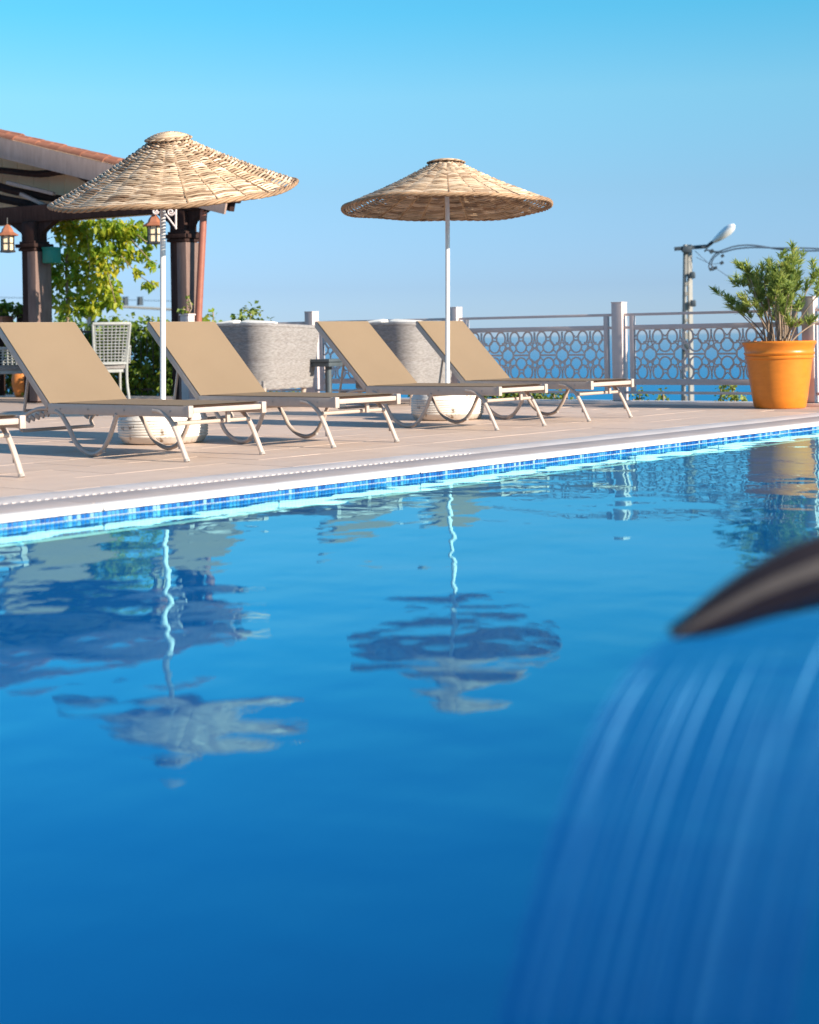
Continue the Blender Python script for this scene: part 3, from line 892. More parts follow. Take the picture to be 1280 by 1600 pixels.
if fl2.v: fl2.build('blossom', M['pink'], plant, smooth=False)

# ------------------------------------------------------------------ leafy things
def leafcloud(blobs, n, size, rnd, droop=0.3):
    mb = MB(); tot = sum(b[3] for b in blobs)
    for (c, rx, rz, wt) in blobs:
        for k in range(int(n * wt / tot)):
            v = Vector((rnd.gauss(0, 1), rnd.gauss(0, 1), rnd.gauss(0, 1)))
            v = v.normalized() * rnd.uniform(0.25, 1.0) ** 0.6
            p = Vector(c) + Vector((v.x * rx, v.y * rx, v.z * rz))
            d = Vector((rnd.gauss(0, 1), rnd.gauss(0, 1), rnd.gauss(-droop, .7)))
            L_ = size * rnd.uniform(0.6, 1.25)
            leafblade(mb, p, d, L_, L_ * rnd.uniform(0.55, 0.85), rnd, 0.12)
    return mb
def shrub(name, label, base, blobs, n, size, mat, seed, stems=3, cat='shrub', group=None):
    rnd = random.Random(seed)
    root = empty(name, base, 0, label, cat, group)
    for k in range(stems):
        c = blobs[k % len(blobs)][0]
        MB().tube(arc([(rnd.uniform(-.06, .06), rnd.uniform(-.06, .06), -0.05), Vector(c) * 0.5 + Vector((rnd.uniform(-.05, .05), 0, 0)), Vector(c) + Vector((0, 0, blobs[k % len(blobs)][2] * 0.6))], 5), 0.011, 6).build('stem', M['stem'], root)
    leafcloud(blobs, n, size, rnd).build('foliage', mat, root, smooth=False)
    return root

# ------------------------------------------------------------------ pergola
P2 = pp(288, 440, 20.1); P2.z = 0
WD = (pp(55, 440, 21.5) - pp(288, 440, 20.1)); WD.z = 0; WD = -WD.normalized()     # toward the right
PN = Vector((-WD.y, WD.x, 0))                                                        # away from the camera
def G(s, k, z): return P2 + WD * s + PN * k + UP * z
perg = empty('pergola', P2, 0, 'dark wooden pergola with terracotta tiled roof edge beside the vine', 'pergola')
def L3(s, k, z): return G(s, k, z) - P2
PANG = math.atan2(WD.y, WD.x); PM = Matrix.Rotation(PANG, 3, 'Z')
DEP = 0.55
s1 = (pp(55, 440, 21.5) - P2).dot(WD)
def rz(s): return 2.865 - 0.2535 * s          # top of the roof along the slope
# posts
for (s, k, dark) in ((s1, 0, True), (0, 0, True), (s1 - 3.0, 0, True)):
    mb = MB().box(L3(s, k, 1.208), (0.24, 0.24, 2.416), PM)
    pst = mb.build('post', M['darkwood'], perg, bevel=0.01)
    mb = MB().box(L3(s, k, 2.05), (0.30, 0.30, 0.04), PM).box(L3(s, k, 2.10), (0.36, 0.36, 0.05), PM).box(L3(s, k, 2.14), (0.28, 0.28, 0.04), PM)
    mb.build('capital', M['darkwood'], pst, bevel=0.006)
    MB().box(L3(s + 0.085, k, 1.02), (0.15, 0.29, 2.0), PM).build('facing_board', M['postwood'], pst, bevel=0.004)
    for sg in (-1, 1):       # shaped brackets below the beam
        pts = [(0.12, 2.05), (0.14, 2.18), (0.20, 2.28), (0.30, 2.345), (0.42, 2.415), (0.12, 2.415)]
        vs = [L3(s + sg * x, k - 0.05, z) for x, z in pts] + [L3(s + sg * x, k + 0.05, z) for x, z in pts]
        n = len(pts)
        mb = MB().add(vs, [tuple(range(n)), tuple(range(2 * n - 1, n - 1, -1))] + [(i, (i + 1) % n, (i + 1) % n + n, i + n) for i in range(n)])
        mb.build('bracket', M['darkwood'], pst, smooth=False)
for k in (0,):
    MB().bar(L3(-7.0, k, 2.53), L3(0.55, k, 2.53), 0.16, 0.225).build('beam', M['darkwood'], perg, bevel=0.008)
# roof: cream boards, rafters, fascia and barrel tiles on the rake
SL0, SL1 = -6.5, 0.84
nb = 4
for i in range(nb):
    k0, k1 = -0.14 + (DEP + 0.1) * i / nb, -0.14 + (DEP + 0.1) * (i + 1) / nb - 0.006
    MB().bar(L3(SL0, (k0 + k1) / 2, rz(SL0) - 0.085), L3(SL1, (k0 + k1) / 2, rz(SL1) - 0.085), k1 - k0, 0.025, up=(0, 0, 1)).build('ceiling_board', M['cream'], perg, smooth=False)
MB().bar(L3(SL0, 0.02, rz(SL0) - 0.20), L3(SL1 - 0.05, 0.02, rz(SL1 - 0.05) - 0.20), 0.09, 0.19).build('rafter', M['darkwood'], perg, bevel=0.006)
# cream boards closing the gable, dark braces in front of them
bx = SL0 + 0.1
while bx < 0.3:
    w_ = 0.30
    zt = rz(bx + w_) - 0.10
    if zt > 2.70:
        MB().bar(L3(bx + w_ / 2, DEP - 0.06, 2.45), L3(bx + w_ / 2, DEP - 0.06, zt), w_ - 0.008, 0.022, up=PN).build('gable_board', M['cream'], perg, smooth=False)
    bx += w_
def gp2(px, py, k=0.0):
    u, v = unroll(px, py)
    q0 = P2 + PN * k
    t_ = (q0.y * u / FPX - q0.x) / (WD.x - WD.y * u / FPX)
    b_ = q0 + WD * t_
    return Vector((b_.x, b_.y, HC - v * b_.y / FPX)) - P2
for pts, w_ in (([(-60, 262), (0, 266), (60, 272), (110, 268), (160, 292)], 0.13), ([(-60, 268), (0, 292), (50, 304), (100, 312)], 0.15), ([(-60, 296), (0, 310), (40, 318), (84, 330)], 0.15)):
    path = arc([gp2(x, y, 0.16) for x, y in pts], 4)
    for i in range(len(path) - 1): pass
    MB().tube(path, w_ / 2, 6, flat=0.8).build('brace', M['darkwood'], perg, angle=50)
for (x0, y0, x1, y1) in ((12, 285, 85, 303), (33, 303, 80, 325)):
    MB().bar(gp2(x0, y0, 0.03), gp2(x1, y1, 0.03), 0.06, 0.045).build('brace_lit_edge', M['greywood'], perg, bevel=0.004)  # pale wood strips drawn in as the sunlit top edges of the braces
MB().bar(L3(SL0, -0.17, rz(SL0) - 0.195), L3(SL1, -0.17, rz(SL1) - 0.195), 0.035, 0.27).build('fascia_board', M['greywood'], perg, bevel=0.004)
td = (L3(1, 0, rz(1)) - L3(0, 0, rz(0))).normalized()
tl = 0.42
def barrel(r0, r1, ln, n=9):
    mb = MB(); vs = []; fs = []
    for (x, r) in ((0, r0), (ln, r1)):
        for th in (0, -0.014):
            for k in range(n):
                a = PI * k / (n - 1)
                vs.append((x, (r + th) * math.cos(a), (r + th) * math.sin(a)))
    for k in range(n - 1):
        fs += [(k, k + 1, 2 * n + k + 1, 2 * n + k), (n + k + 1, n + k, 3 * n + k, 3 * n + k + 1), (k + 1, k, n + k, n + k + 1), (2 * n + k, 2 * n + k + 1, 3 * n + k + 1, 3 * n + k)]
    fs += [(0, 2 * n, 3 * n, n), (n - 1, 2 * n - 1, 4 * n - 1, 3 * n - 1)]
    return mb.add(vs, fs)
bt = barrel(0.055, 0.066, tl + 0.05).build('roof_tile', M['terracotta'], perg)
side = PN
upv = side.cross(td) * -1
if upv.z < 0: upv = -upv
TM = Matrix((td, upv.cross(td), upv)).transposed().to_4x4()
nl = int((SL1 - SL0) / (tl * td.dot(WD))) + 1
first = True
for rowk in range(3):
    for i in range(nl):
        s = SL0 + i * tl * td.dot(WD)
        if s > 0.25: continue
        o = bt if first else link('roof_tile', bt.data, perg); first = False
        T_ = TM.copy(); T_.translation = L3(s, -0.13 + rowk * 0.25, rz(s) - 0.05 + random.uniform(-.006, .006))
        o.matrix_local = T_ @ Matrix.Rotation(random.uniform(-.02, .02), 4, 'Z')
# gutter and leaning red pipe
MB().tube([L3(SL1 + 0.02, -0.17, rz(SL1) - 0.15), L3(SL1 + 0.02, 0.05, rz(SL1) - 0.15)], 0.035, 10).build('gutter', M['darkwood'], perg)
a, b = pp(320, 300, 19.9) - P2, pp(309, 520, 19.9) - P2
b = a + (b - a) * (a.z / (a.z - b.z))
MB().tube([a, b], 0.045, 14).build('downpipe', M['rustpipe'], perg)
# scroll brackets and lanterns
def lantern(cx, top_y, label, Y=20.0, sc=1.0, arm=1):
    ptop = pp(cx, top_y, Y)
    root = empty('lantern', ptop, 0, label, 'lantern', 'lanterns hanging from the pergola')
    h = 0.36 * sc
    MB().lathe([(0, 0.02), (0.03, 0.0), (0.07, -0.05), (0.085, -0.09), (0.15, -0.13), (0.145, -0.14), (0, -0.13)], 6).build('roof', M['copper'], root, smooth=False)
    MB().lathe([(0.075, -0.14), (0.075, -0.33), (0, -0.33)], 6).build('glass', M['lampglass'], root, smooth=False)
    for k in range(6):
        a = 2 * PI * k / 6
        MB().bar((0.083 * math.cos(a), 0.083 * math.sin(a), -0.14), (0.083 * math.cos(a), 0.083 * math.sin(a), -0.34), 0.014, 0.014).build('glazing_bar', M['iron'], root, smooth=False)
    MB().lathe([(0.088, -0.235), (0.088, -0.248), (0.08, -0.248), (0.08, -0.235)], 6).build('band', M['iron'], root, smooth=False)
    MB().lathe([(0, -0.33), (0.10, -0.335), (0.11, -0.36), (0, -0.37)], 6).build('tray', M['iron'], root, smooth=False)
    MB().tube([(0, 0, 0.015), (0, 0, 0.10)], 0.008, 6).build('hook', M['iron'], root)
    return root
lantern(241, 336, 'copper roofed lantern hanging beside the nearer parasol pole', 19.95)
lantern(11.5, 352, 'copper roofed lantern hanging at the edge of the frame by the pergola post', 21.3)
sc_ = empty('scroll_bracket', pp(276, 330, 19.9), 0, 'white wrought iron scroll bracket on the pergola column next to the lantern', 'bracket')
z0 = sc_.location.copy()
q = lambda x, y: pp(x, y, 19.88) - z0
MB().tube([q(275, 320), q(275, 358)], 0.014, 6).build('upright', M['white'], sc_)
MB().tube([q(275, 356), q(253, 327)], 0.012, 6).build('brace', M['white'], sc_)
MB().tube([q(275, 322), q(236, 322)], 0.012, 6).build('arm', M['white'], sc_)
for (cx, cy, r) in ((267, 331, 6), (243, 330, 5)):
    pts = [q(cx + r * (1 - 0.05 * k) * math.cos(k * 0.55), cy + r * (1 - 0.05 * k) * math.sin(k * 0.55)) for k in range(18)]
    MB().tube(pts, 0.012, 6).build('scroll', M['white'], sc_)
MB().tube(arc([q(262, 322), q(256, 326), q(249, 322)], 5), 0.010, 6).build('scroll', M['white'], sc_)
bxp = pp(81, 400, 21.35)
gb = empty('green_box', bxp, PANG, 'small green box fixed to the pergola post among the leaves', 'box')
MB().box((0, 0, 0), (0.19, 0.16, 0.19)).build('case', M['green_box'], gb, bevel=0.01)
MB().box((0, 0, 0.105), (0.205, 0.175, 0.025)).build('lid', M['green_box'], gb, bevel=0.006)
MB().box((-0.115, 0, 0.0), (0.05, 0.06, 0.06)).build('mount', M['iron'], gb, smooth=False)

# vine on the pergola
rnd = random.Random(5)
vy = 21.9
vroot = pp(105, 440, vy); vroot.z = 0
vine = empty('climbing_vine', vroot, 0, 'yellow green climbing vine hanging under the pergola beam', 'vine')
def vp(x, y, d=0): return pp(x, y, vy + d) - vroot
MB().tube(arc([Vector((0, 0, 0)), vp(106, 480), vp(104, 420), vp(108, 370), vp(104, 335)], 6), 0.022, 8).build('trunk', M['stem'], vine)
strands = [[(108, 350), (140, 346), (175, 348), (210, 350)], [(150, 350), (190, 360), (215, 385), (236, 408), (246, 412)], [(150, 360), (160, 400), (172, 440), (182, 478)], [(105, 380), (85, 400), (76, 440), (82, 480)], [(135, 360), (140, 420), (128, 470)], [(200, 350), (225, 375), (243, 380)], [(190, 400), (215, 428), (240, 445)]]
lf = MB()
for st in strands:
    path = arc([vp(x, y, rnd.uniform(-.3, .3)) for x, y in st], 8)
    MB().tube(path, 0.006, 5).build('tendril', M['stem'], vine)
blobs = [(vp(110, 362), .26, .20, 5), (vp(150, 358), .32, .17, 7), (vp(190, 356), .30, .14, 6), (vp(222, 360), .16, .14, 2), (vp(130, 395), .26, .22, 5), (vp(168, 400), .22, .26, 5),
         (vp(196, 390), .15, .2, 2.5), (vp(150, 440), .28, .26, 6), (vp(172, 455), .16, .24, 3.5), (vp(86, 408), .14, .16, 2), (vp(82, 445), .13, .25, 2.4), (vp(110, 430), .2, .26, 3.5), (vp(112, 475), .26, .2, 4), (vp(140, 480), .2, .12, 2.5),
         (vp(222, 395), .10, .10, .9), (vp(240, 412), .10, .06, .6), (vp(213, 425), .08, .08, .5), (vp(233, 443), .10, .05, .6), (vp(236, 378), .08, .10, .6), (vp(180, 470), .09, .12, 1.0), (vp(95, 345), .3, .12, 2)]
leafcloud(blobs, 3000, 0.098, rnd, 0.9).build('foliage', M['vine_leaf'], vine, smooth=False)

# ------------------------------------------------------------------ iron fence and hedge on the left
IF0 = POST0 - FD * 2.0 + FU * 0.3
ifence = empty('iron_fence', IF0 - FU * 8.0, FANG, 'black iron fence covered in green creeper behind the dining chairs', 'fence')
for z in (0.95, 0.12):
    MB().box((4.0, 0, z), (8.0, 0.035, 0.03)).build('rail', M['iron'], ifence, smooth=False)
bal = None
for k in range(66):
    if bal is None: bal = o = MB().tube([(0, 0, 0.0), (0, 0, 1.0)], 0.008, 6).build('baluster', M['iron'], ifence)
    else: o = link('baluster', bal.data, ifence)
    o.location = (0.1 + k * 0.12, 0, 0)
for x in (0.05, 2.7, 5.35, 7.95):
    MB().box((x, 0.0, 0.52), (0.05, 0.05, 1.04)).build('iron_post', M['iron'], ifence, smooth=False)
rnd = random.Random(21)
hroot = IF0 - FU * 4.0 + FN * 0.28
hedge = empty('creeper_hedge', hroot, FANG, 'dense green and yellow creeper growing through the black iron fence', 'hedge')
hb = []
for k in range(34):
    x = -3.6 + 7.4 * k / 33
    for z in (0.08, 0.28, 0.5, 0.72, 0.93):
        hb.append(((x + rnd.uniform(-.1, .1), rnd.uniform(-.30, .05), z + rnd.uniform(-.06, .10)), 0.25, 0.21, 1.0 if z < 0.8 else 0.75))
for k in range(12):
    hb.append(((rnd.uniform(-3.4, 3.6), 0, rnd.uniform(1.0, 1.2)), 0.12, 0.12, 0.3))
leafcloud(hb, 21000, 0.09, rnd, 0.4).build('foliage', M['hedge_leaf'], hedge, smooth=False)
for k in range(9):
    x = -3.4 + k * 0.85
    MB().tube(arc([(x, 0.05, -0.3), (x + rnd.uniform(-.2, .2), 0, 0.4), (x + rnd.uniform(-.3, .3), 0, 0.95)], 5), 0.014, 6).build('stem', M['stem'], hedge)

# bushes beyond the fence
def fence_shrub(px, py_top, off, w, label, seed, mat, n=500, size=0.07, cat='shrub', upright=False):
    # foot on the slope just outside the fence
    u, v = unroll(px, 600)
    dirx = u / FPX
    k = POST0 + FN * off
    t_ = (k.y * dirx - k.x) / (FU.x - FU.y * dirx)
    b = k + FU * t_; b.z = hill_z(off) - 0.05
    top = pp(px, py_top, b.y).z - b.z
    if upright:
        blobs = [((rnd.uniform(-w, w), rnd.uniform(-.1, .1), top * q), w * 0.55, top * 0.12, 1) for q in (0.45, 0.6, 0.75, 0.88)]
    else:
        blobs = [((-w * .5, 0, top * .72), w * .6, top * .22, 2), ((w * .4, 0, top * .68), w * .6, top * .22, 2), ((0, 0, top * .86), w * .5, top * .12, 1.2), ((0, 0, top * .4), w * .8, top * .3, 2)]
    return shrub('bush', label, b, blobs, n, size, mat, seed, 4, cat)
fence_shrub(393, 467, 0.5, 0.40, 'round yellow green bush rising above the wicker armchair', 3, M['shrub_leaf'], 900, 0.085)
fence_shrub(335, 470, 0.6, 0.26, 'sparse green sprig beside the leaning red pipe', 4, M['vine_leaf'], 160, 0.09)
fence_shrub(810, 586, 0.6, 0.62, 'low bright green bush seen under the farthest lounger', 6, M['shrub_leaf'], 2200, 0.07)
fence_shrub(690, 592, 0.6, 0.5, 'low green bush behind the second tyre base', 12, M['shrub_leaf'], 600, 0.06)
fence_shrub(885, 592, 0.6, 0.3, 'small green bush outside the fence left of the post', 13, M['shrub_leaf'], 300, 0.055)
fence_shrub(1000, 600, 0.5, 0.16, 'tuft of yellow green leaves at the foot of the white fence post', 7, M['shrub_leaf'], 180, 0.06)
fence_shrub(1036, 600, 0.5, 0.14, 'tuft of yellow green leaves just left of the utility pole', 8, M['shrub_leaf'], 160, 0.06)
fence_shrub(1130, 598, 0.5, 0.16, 'dry pale weed between the utility pole and the orange pot', 9, M['oleander_leaf'], 220, 0.06, upright=True)
fence_shrub(1158, 588, 0.5, 0.18, 'tall pale weed half hidden behind the orange pot', 10, M['oleander_leaf'], 380, 0.06, upright=True)
fence_shrub(440, 590, 0.5, 0.5, 'low green bush seen under the larger wicker armchair', 14, M['shrub_leaf'], 500, 0.06)

# ------------------------------------------------------------------ wicker furniture
def armchair(loc, w, d, ztop, zbot, label, tall=True):
    root = empty('wicker_armchair', loc, FANG, label, 'armchair', 'grey wicker armchairs by the white fence')
    # U shell: back along -y side, arms along +-x, open to +y ; rounded corners, tapering down
    r = 0.26
    pl = []
    def corner(cx, cy, a0, a1, n=10):
        for k in range(n + 1):
            a = a0 + (a1 - a0) * k / n
            pl.append((cx + r * math.cos(a), cy + r * math.sin(a)))
    pl.append((-w / 2, d / 2)); 
    corner(-w / 2 + r, -d / 2 + r, PI, 1.5 * PI)
    corner(w / 2 - r, -d / 2 + r, 1.5 * PI, 2 * PI)
    pl.append((w / 2, d / 2))
    # resample
    pts = []
    for i in range(len(pl) - 1):
        a, b = Vector((*pl[i], 0)), Vector((*pl[i + 1], 0)); n = max(1, int((b - a).length / 0.06))
        for k in range(n): pts.append(a.lerp(b, k / n))
    pts.append(Vector((*pl[-1], 0)))
    npt = len(pts); rows = 30
    th = 0.06
    mb = MB(); vs = []; fs = []
    tot = npt - 1
    def topz(i):
        q = abs(i / tot - 0.5) * 2
        return ztop - 0.04 * q ** 2 
    nor = []
    for i in range(npt):
        t = pts[min(i + 1, tot)] - pts[max(i - 1, 0)]
        nor.append(Vector((t.y, -t.x, 0)).normalized())
    for inner in (0, 1):
        for j in range(rows + 1):
            q = j / rows
            for i in range(npt):
                z = zbot + (topz(i) - zbot) * q
                tap = 0.88 + 0.12 * min(1, q * 1.1)
                p = pts[i] * tap
                rip = (0.0035 if j % 2 else -0.0015) + 0.002 * math.sin(i * 2.1 + j * PI)
                if j % 9 == 4: rip -= 0.007
                p = p + nor[i] * (rip if not inner else -th)
                vs.append((p.x, p.y, z))
    nn = (rows + 1) * npt
    for inner in (0, 1):
        for j in range(rows):
            for i in range(npt - 1):
                a = inner * nn + j * npt + i
                fs.append((a, a + 1, a + npt + 1, a + npt))
    for i in range(npt - 1):
        fs.append((rows * npt + i, rows * npt + i + 1, nn + rows * npt + i + 1, nn + rows * npt + i))
        fs.append((i, i + 1, nn + i + 1, nn + i))
    for i in (0, npt - 1):
        for j in range(rows):
            fs.append((j * npt + i, (j + 1) * npt + i, nn + (j + 1) * npt + i, nn + j * npt + i))
    mb.add(vs, fs)
    mb.build('shell', M['weave'], root, angle=70)
    MB().tube([pts[i] + nor[i] * -0.02 + UP * (topz(i) - 0.004) for i in range(npt)], 0.03, 8).build('top_roll', M['weave'], root)
    MB().box((0, 0.02, zbot + 0.05), (w * 0.80, d * 0.82, 0.10)).build('seat_deck', M['weave'], root, bevel=0.01)
    MB().box((0, 0.05, zbot + 0.17), (w - 0.30, d - 0.22, 0.14)).build('seat_cushion', M['cushion'], root, bevel=0.045)
    for sx in (-0.22, 0.22):
        MB().box((sx * w / 0.9, -d / 2 + 0.25, ztop - 0.18), (w * 0.46, 0.16, 0.46), Matrix.Rotation(R(10), 3, 'X') @ Matrix.Rotation(R(4 if sx > 0 else -5), 3, 'Y')).build('back_cushion', M['cushion'], root, bevel=0.055)
    for sx in (-1, 1):
        for sy in (-1, 1):
            MB().tube([(sx * (w / 2 - 0.12), sy * (d / 2 - 0.13), zbot + 0.02), (sx * (w / 2 - 0.16), sy * (d / 2 - 0.16), 0.0)], 0.026, 10).build('leg', M['lounger'], root)
    return root
def place_arm(px_corner, px_r, px_l, Y, w, d, ztop, zbot, label):
    c = pp(px_corner, 560, Y); c.z = 0         # outer rounded corner (front right)
    ctr = c - FU * (w / 2 - 0.05) + FN * (d / 2 - 0.05)
    return armchair(ctr, w, d, ztop, zbot, label)
place_arm(412, 495, 318, 17.9, 1.075, 0.97, 0.957, 0.225, 'larger grey wicker armchair with white cushions behind the second full lounger')
place_arm(645, 690, 560, 18.3, 1.03, 0.86, 0.943, 0.195, 'grey wicker armchair between the two farther loungers in front of the fence')
g = pp(511, 560, 18.6); g.z = 0
tb = empty('side_table', g, FANG, 'small dark side table standing by the wicker armchair and fence post', 'table')
MB().box((0, 0, 0.535), (0.34, 0.34, 0.035)).build('table_top', M['darktable'], tb, bevel=0.006)
MB().box((0, 0, 0.49), (0.30, 0.30, 0.05)).build('apron', M['darktable'], tb, bevel=0.004)
MB().tube([(0.02, 0, 0.47), (0.02, 0, 0.02)], 0.04, 12).build('pedestal', M['darktable'], tb)
MB().box((0, 0, 0.012), (0.30, 0.30, 0.024)).build('foot', M['darktable'], tb, bevel=0.004)

def make_chair():
    root = empty('dining_chair', (0, 0, 0))
    cm = M['chair']
    # local: back at y=0 side facing -y, seat to +y
    bw, zs, zt = 0.23, 0.50, 1.04
    def back(u, z):                      # u -1..1
        q = (z - zs) / (zt - zs)
        return Vector((u * (bw - 0.012 + 0.035 * q), -0.05 - 0.10 * q ** 1.4 + 0.03 * (1 - u * u) * -1, z))
    for sgn in (-1, 1):
        path = arc([(sgn * 0.225, -0.14, 0.0), (sgn * 0.215, -0.06, 0.25), back(sgn, zs), back(sgn, 0.75), back(sgn, zt)], 6)
        MB().tube(path, 0.019, 8).build('rear_leg', cm, root)
        MB().tube(arc([(sgn * 0.225, 0.44, 0.0), (sgn * 0.22, 0.42, 0.3), (sgn * 0.225, 0.42, 0.46)], 4), 0.018, 8).build('front_leg', cm, root)
        MB().tube(arc([back(sgn, 0.72), (sgn * 0.30, 0.12, 0.73), (sgn * 0.30, 0.38, 0.70), (sgn * 0.24, 0.43, 0.46)], 6), 0.020, 8).build('armrest', cm, root)
        mb = MB()
        for k in range(7):
            y = 0.0 + k * 0.06
            mb.bar((sgn * 0.27, y, 0.50), (sgn * 0.285, y, 0.71), 0.012, 0.008)
        for k in range(5):
            mb.bar((sgn * 0.272, -0.02, 0.53 + k * 0.04), (sgn * 0.272, 0.40, 0.53 + k * 0.04), 0.010, 0.012)
        tag(mb.build('side_lattice', cm, root, smooth=False), kind='stuff')
    MB().tube([back(u / 6 , zt) for u in range(-6, 7)], 0.022, 8).build('top_rail', cm, root)
    MB().tube([back(u / 6 , zs) for u in range(-6, 7)], 0.018, 8).build('lower_rail', cm, root)
    mb = MB()
    for k in range(9):
        u = -1 + 2 * (k + 0.5) / 9
        mb.tube([back(u, zs + (zt - zs) * j / 6) for j in range(7)], 0.0075, 4)
    for k in range(13):
        z = zs + (zt - zs) * (k + 0.5) / 13
        mb.tube([back(u / 4, z) + Vector((0, 0.004 * (-1) ** u, 0)) for u in range(-4, 5)], 0.0065, 4)
    tag(mb.build('back_lattice', cm, root, smooth=False), kind='stuff')
    MB().box((0, 0.20, 0.465), (0.48, 0.50, 0.07)).build('seat', M['weave'], root, bevel=0.02)
    MB().box((0, 0.20, 0.405), (0.44, 0.44, 0.05)).build('seat_frame', cm, root, bevel=0.004)
    return root
ch = make_chair()
cb = gp(196, 626); 
ch.location = cb + Vector((-0.22, 0.12, 0)); ch.rotation_euler = (0, 0, R(22))
tag(ch, 'pale woven dining chair with open lattice back standing before the green hedge', 'chair', 'woven dining chairs')
c2 = copy_tree(ch)
c2.location = gp(-4, 628) + Vector((0, 0.1, 0)); c2.rotation_euler = (0, 0, R(-65))
tag(c2, 'pale woven dining chair cut by the frame edge behind the nearest full lounger back', 'chair', 'woven dining chairs')

# pots on the left
def pot_of(name, loc, r, h, mat, label, cat='pot'):
    root = empty(name, loc, 0, label, cat)
    MB().lathe([(0, 0), (r * .62, 0), (r * .78, h * .12), (r * .98, h * .45), (r, h * .62), (r * .9, h * .85), (r * .82, h * .93), (r * .9, h), (r * .8, h), (r * .75, h * .9), (0, h * .88)], 40).build('body', mat, root, angle=45)
    MB().lathe([(0, h * .89), (r * .76, h * .9)], 24).build('soil', M['soil'], root)
    return root
pot_of('clay_jar', gp(35, 620), 0.155, 0.42, M['brown_pot'], 'round orange clay jar on the deck beside the dining chair legs', 'jar')
def planter(px, py, Y, w, h, mat, label, cat='planter'):
    c = pp(px, py, Y)
    root = empty('planter_box', c, FANG, label, cat)
    mb = MB()
    mb.box((0, 0, h / 2), (w, w * 0.8, h)); mb.build('box', mat, root, bevel=0.008)
    MB().box((0, 0, h + 0.004), (w * 0.86, w * 0.66, 0.012)).build('soil', M['soil'], root, smooth=False)
    MB().box((0, 0, h - 0.01), (w + 0.02, w * 0.8 + 0.02, 0.02)).build('rim', mat, root, bevel=0.004)
    return c
sh = empty('shelf', pp(25, 511, 22.6), FANG, 'dark plank shelf carrying planters behind the pergola post', 'shelf')
MB().box((0, 0, -0.03), (1.0, 0.3, 0.05)).build('plank', M['darkwood'], sh, bevel=0.004)
for sx in (-0.4, 0.4):
    MB().box((sx, 0, -0.055 - 0.46), (0.06, 0.2, 0.92)).build('shelf_leg', M['darkwood'], sh, smooth=False)
c = planter(3, 510, 22.55, 0.26, 0.14, M['terracotta'], 'terracotta planter with spiky green plant at the frame edge')
shrub('potted_plant', 'spiky green plant in the terracotta planter at the frame edge', c + UP * 0.15, [((0, 0, .07), .16, .08, 3), ((.08, 0, .14), .06, .06, 1)], 150, 0.09, M['hedge_leaf'], 31, 3, 'plant')
c = planter(36, 510, 22.55, 0.14, 0.16, M['darkwood'], 'dark square planter right beside the pergola post')
shrub('potted_plant', 'leafy green plant in the dark planter beside the pergola post', c + UP * 0.17, [((0, 0, .05), .13, .08, 3), ((-.1, 0, .08), .08, .08, 1)], 130, 0.08, M['shrub_leaf'], 32, 3, 'plant')
# white cube planter on a ledge
lg = pp(293, 505, 19.55)
led = empty('plant_stand', (lg.x, lg.y, 0), FANG, 'white square plant stand at the foot of the pergola column', 'stand')
MB().box((0, 0, lg.z / 2 - 0.01), (0.12, 0.12, lg.z - 0.02)).build('column', M['white'], led, bevel=0.004)
c = planter(293, 505, 19.55, 0.14, 0.115, M['white'], 'small white cube planter with a yellow green seedling')
shrub('seedling', 'yellow green seedling in the small white cube planter', c + UP * 0.12, [((-.05, 0, .03), .07, .04, 2), ((.02, 0, .12), .03, .10, .8)], 60, 0.05, M['shrub_leaf'], 33, 2, 'plant')

# ------------------------------------------------------------------ utility pole with lamp and cables
UY = 32.0
ub = pp(1075, 628, UY)
zg = hill_z((ub - POST0).dot(FN)) - 0.2
up_ = empty('utility_pole', (ub.x, ub.y, zg), 0, 'concrete utility pole beyond the fence with cross arm and dark fittings', 'pole')
O = up_.location
def U(x, y, d=0): return pp(x, y, UY + d) - O
rx_ = Matrix.Rotation(R(-25), 3, 'Z')
def taper(mb, x0b, x1b, x0t, x1t, dep, yb=640, yt=382):
    # front face turned like the fence, so that its right flank catches the sun
    def at(x0, x1, y):
        p = U(x0, y); q_ = U(x1, y); w_ = (q_ - p).length
        return p, p + FU * (w_ / FU.x)
    a0, a1 = at(x0b, x1b, yb); b0, b1 = at(x0t, x1t, yt)
    k = (0 - a0.z) / (b0.z - a0.z)
    a0, a1 = a0 + (b0 - a0) * k, a1 + (b1 - a1) * k
    vs = [a0, a1, b1, b0] + [p + FN * dep for p in (a0, a1, b1, b0)]
    mb.add(vs, [(0, 1, 2, 3), (7, 6, 5, 4), (0, 4, 5, 1), (1, 5, 6, 2), (2, 6, 7, 3), (3, 7, 4, 0)])
    return mb
taper(MB(), 1064.0, 1069.0, 1067.5, 1071, 0.05).build('flange', M['concrete'], up_, bevel=0.006)
taper(MB(), 1075.5, 1078.5, 1073.5, 1075.5, 0.17).build('flange', M['concrete'], up_, bevel=0.006)
for (ya, yb) in ((384, 432), (440, 446), (456, 462), (472, 486), (498, 503), (520, 530), (538, 552), (570, 580), (596, 602), (618, 640)):
    def xx(y, b, t): return b + (t - b) * (640 - y) / 258
    a = U(xx(ya, 1072, 1072), ya, -.02); b = U(xx(yb, 1072, 1072), yb, -.02)
    MB().bar(a, b, 0.05, 0.10 if ya > 384 else 0.07, up=(0, 1, 0)).build('web', M['concrete'], up_, smooth=False)
MB().bar(U(1054, 389, -.1), U(1104, 385, -.1), 0.07, 0.075).build('cross_arm', M['darkmetal'], up_, bevel=0.006)
MB().bar(U(1080, 390, -.1), U(1066, 389, -.1), 0.12, 0.12).build('arm_clamp', M['darkmetal'], up_, bevel=0.006)
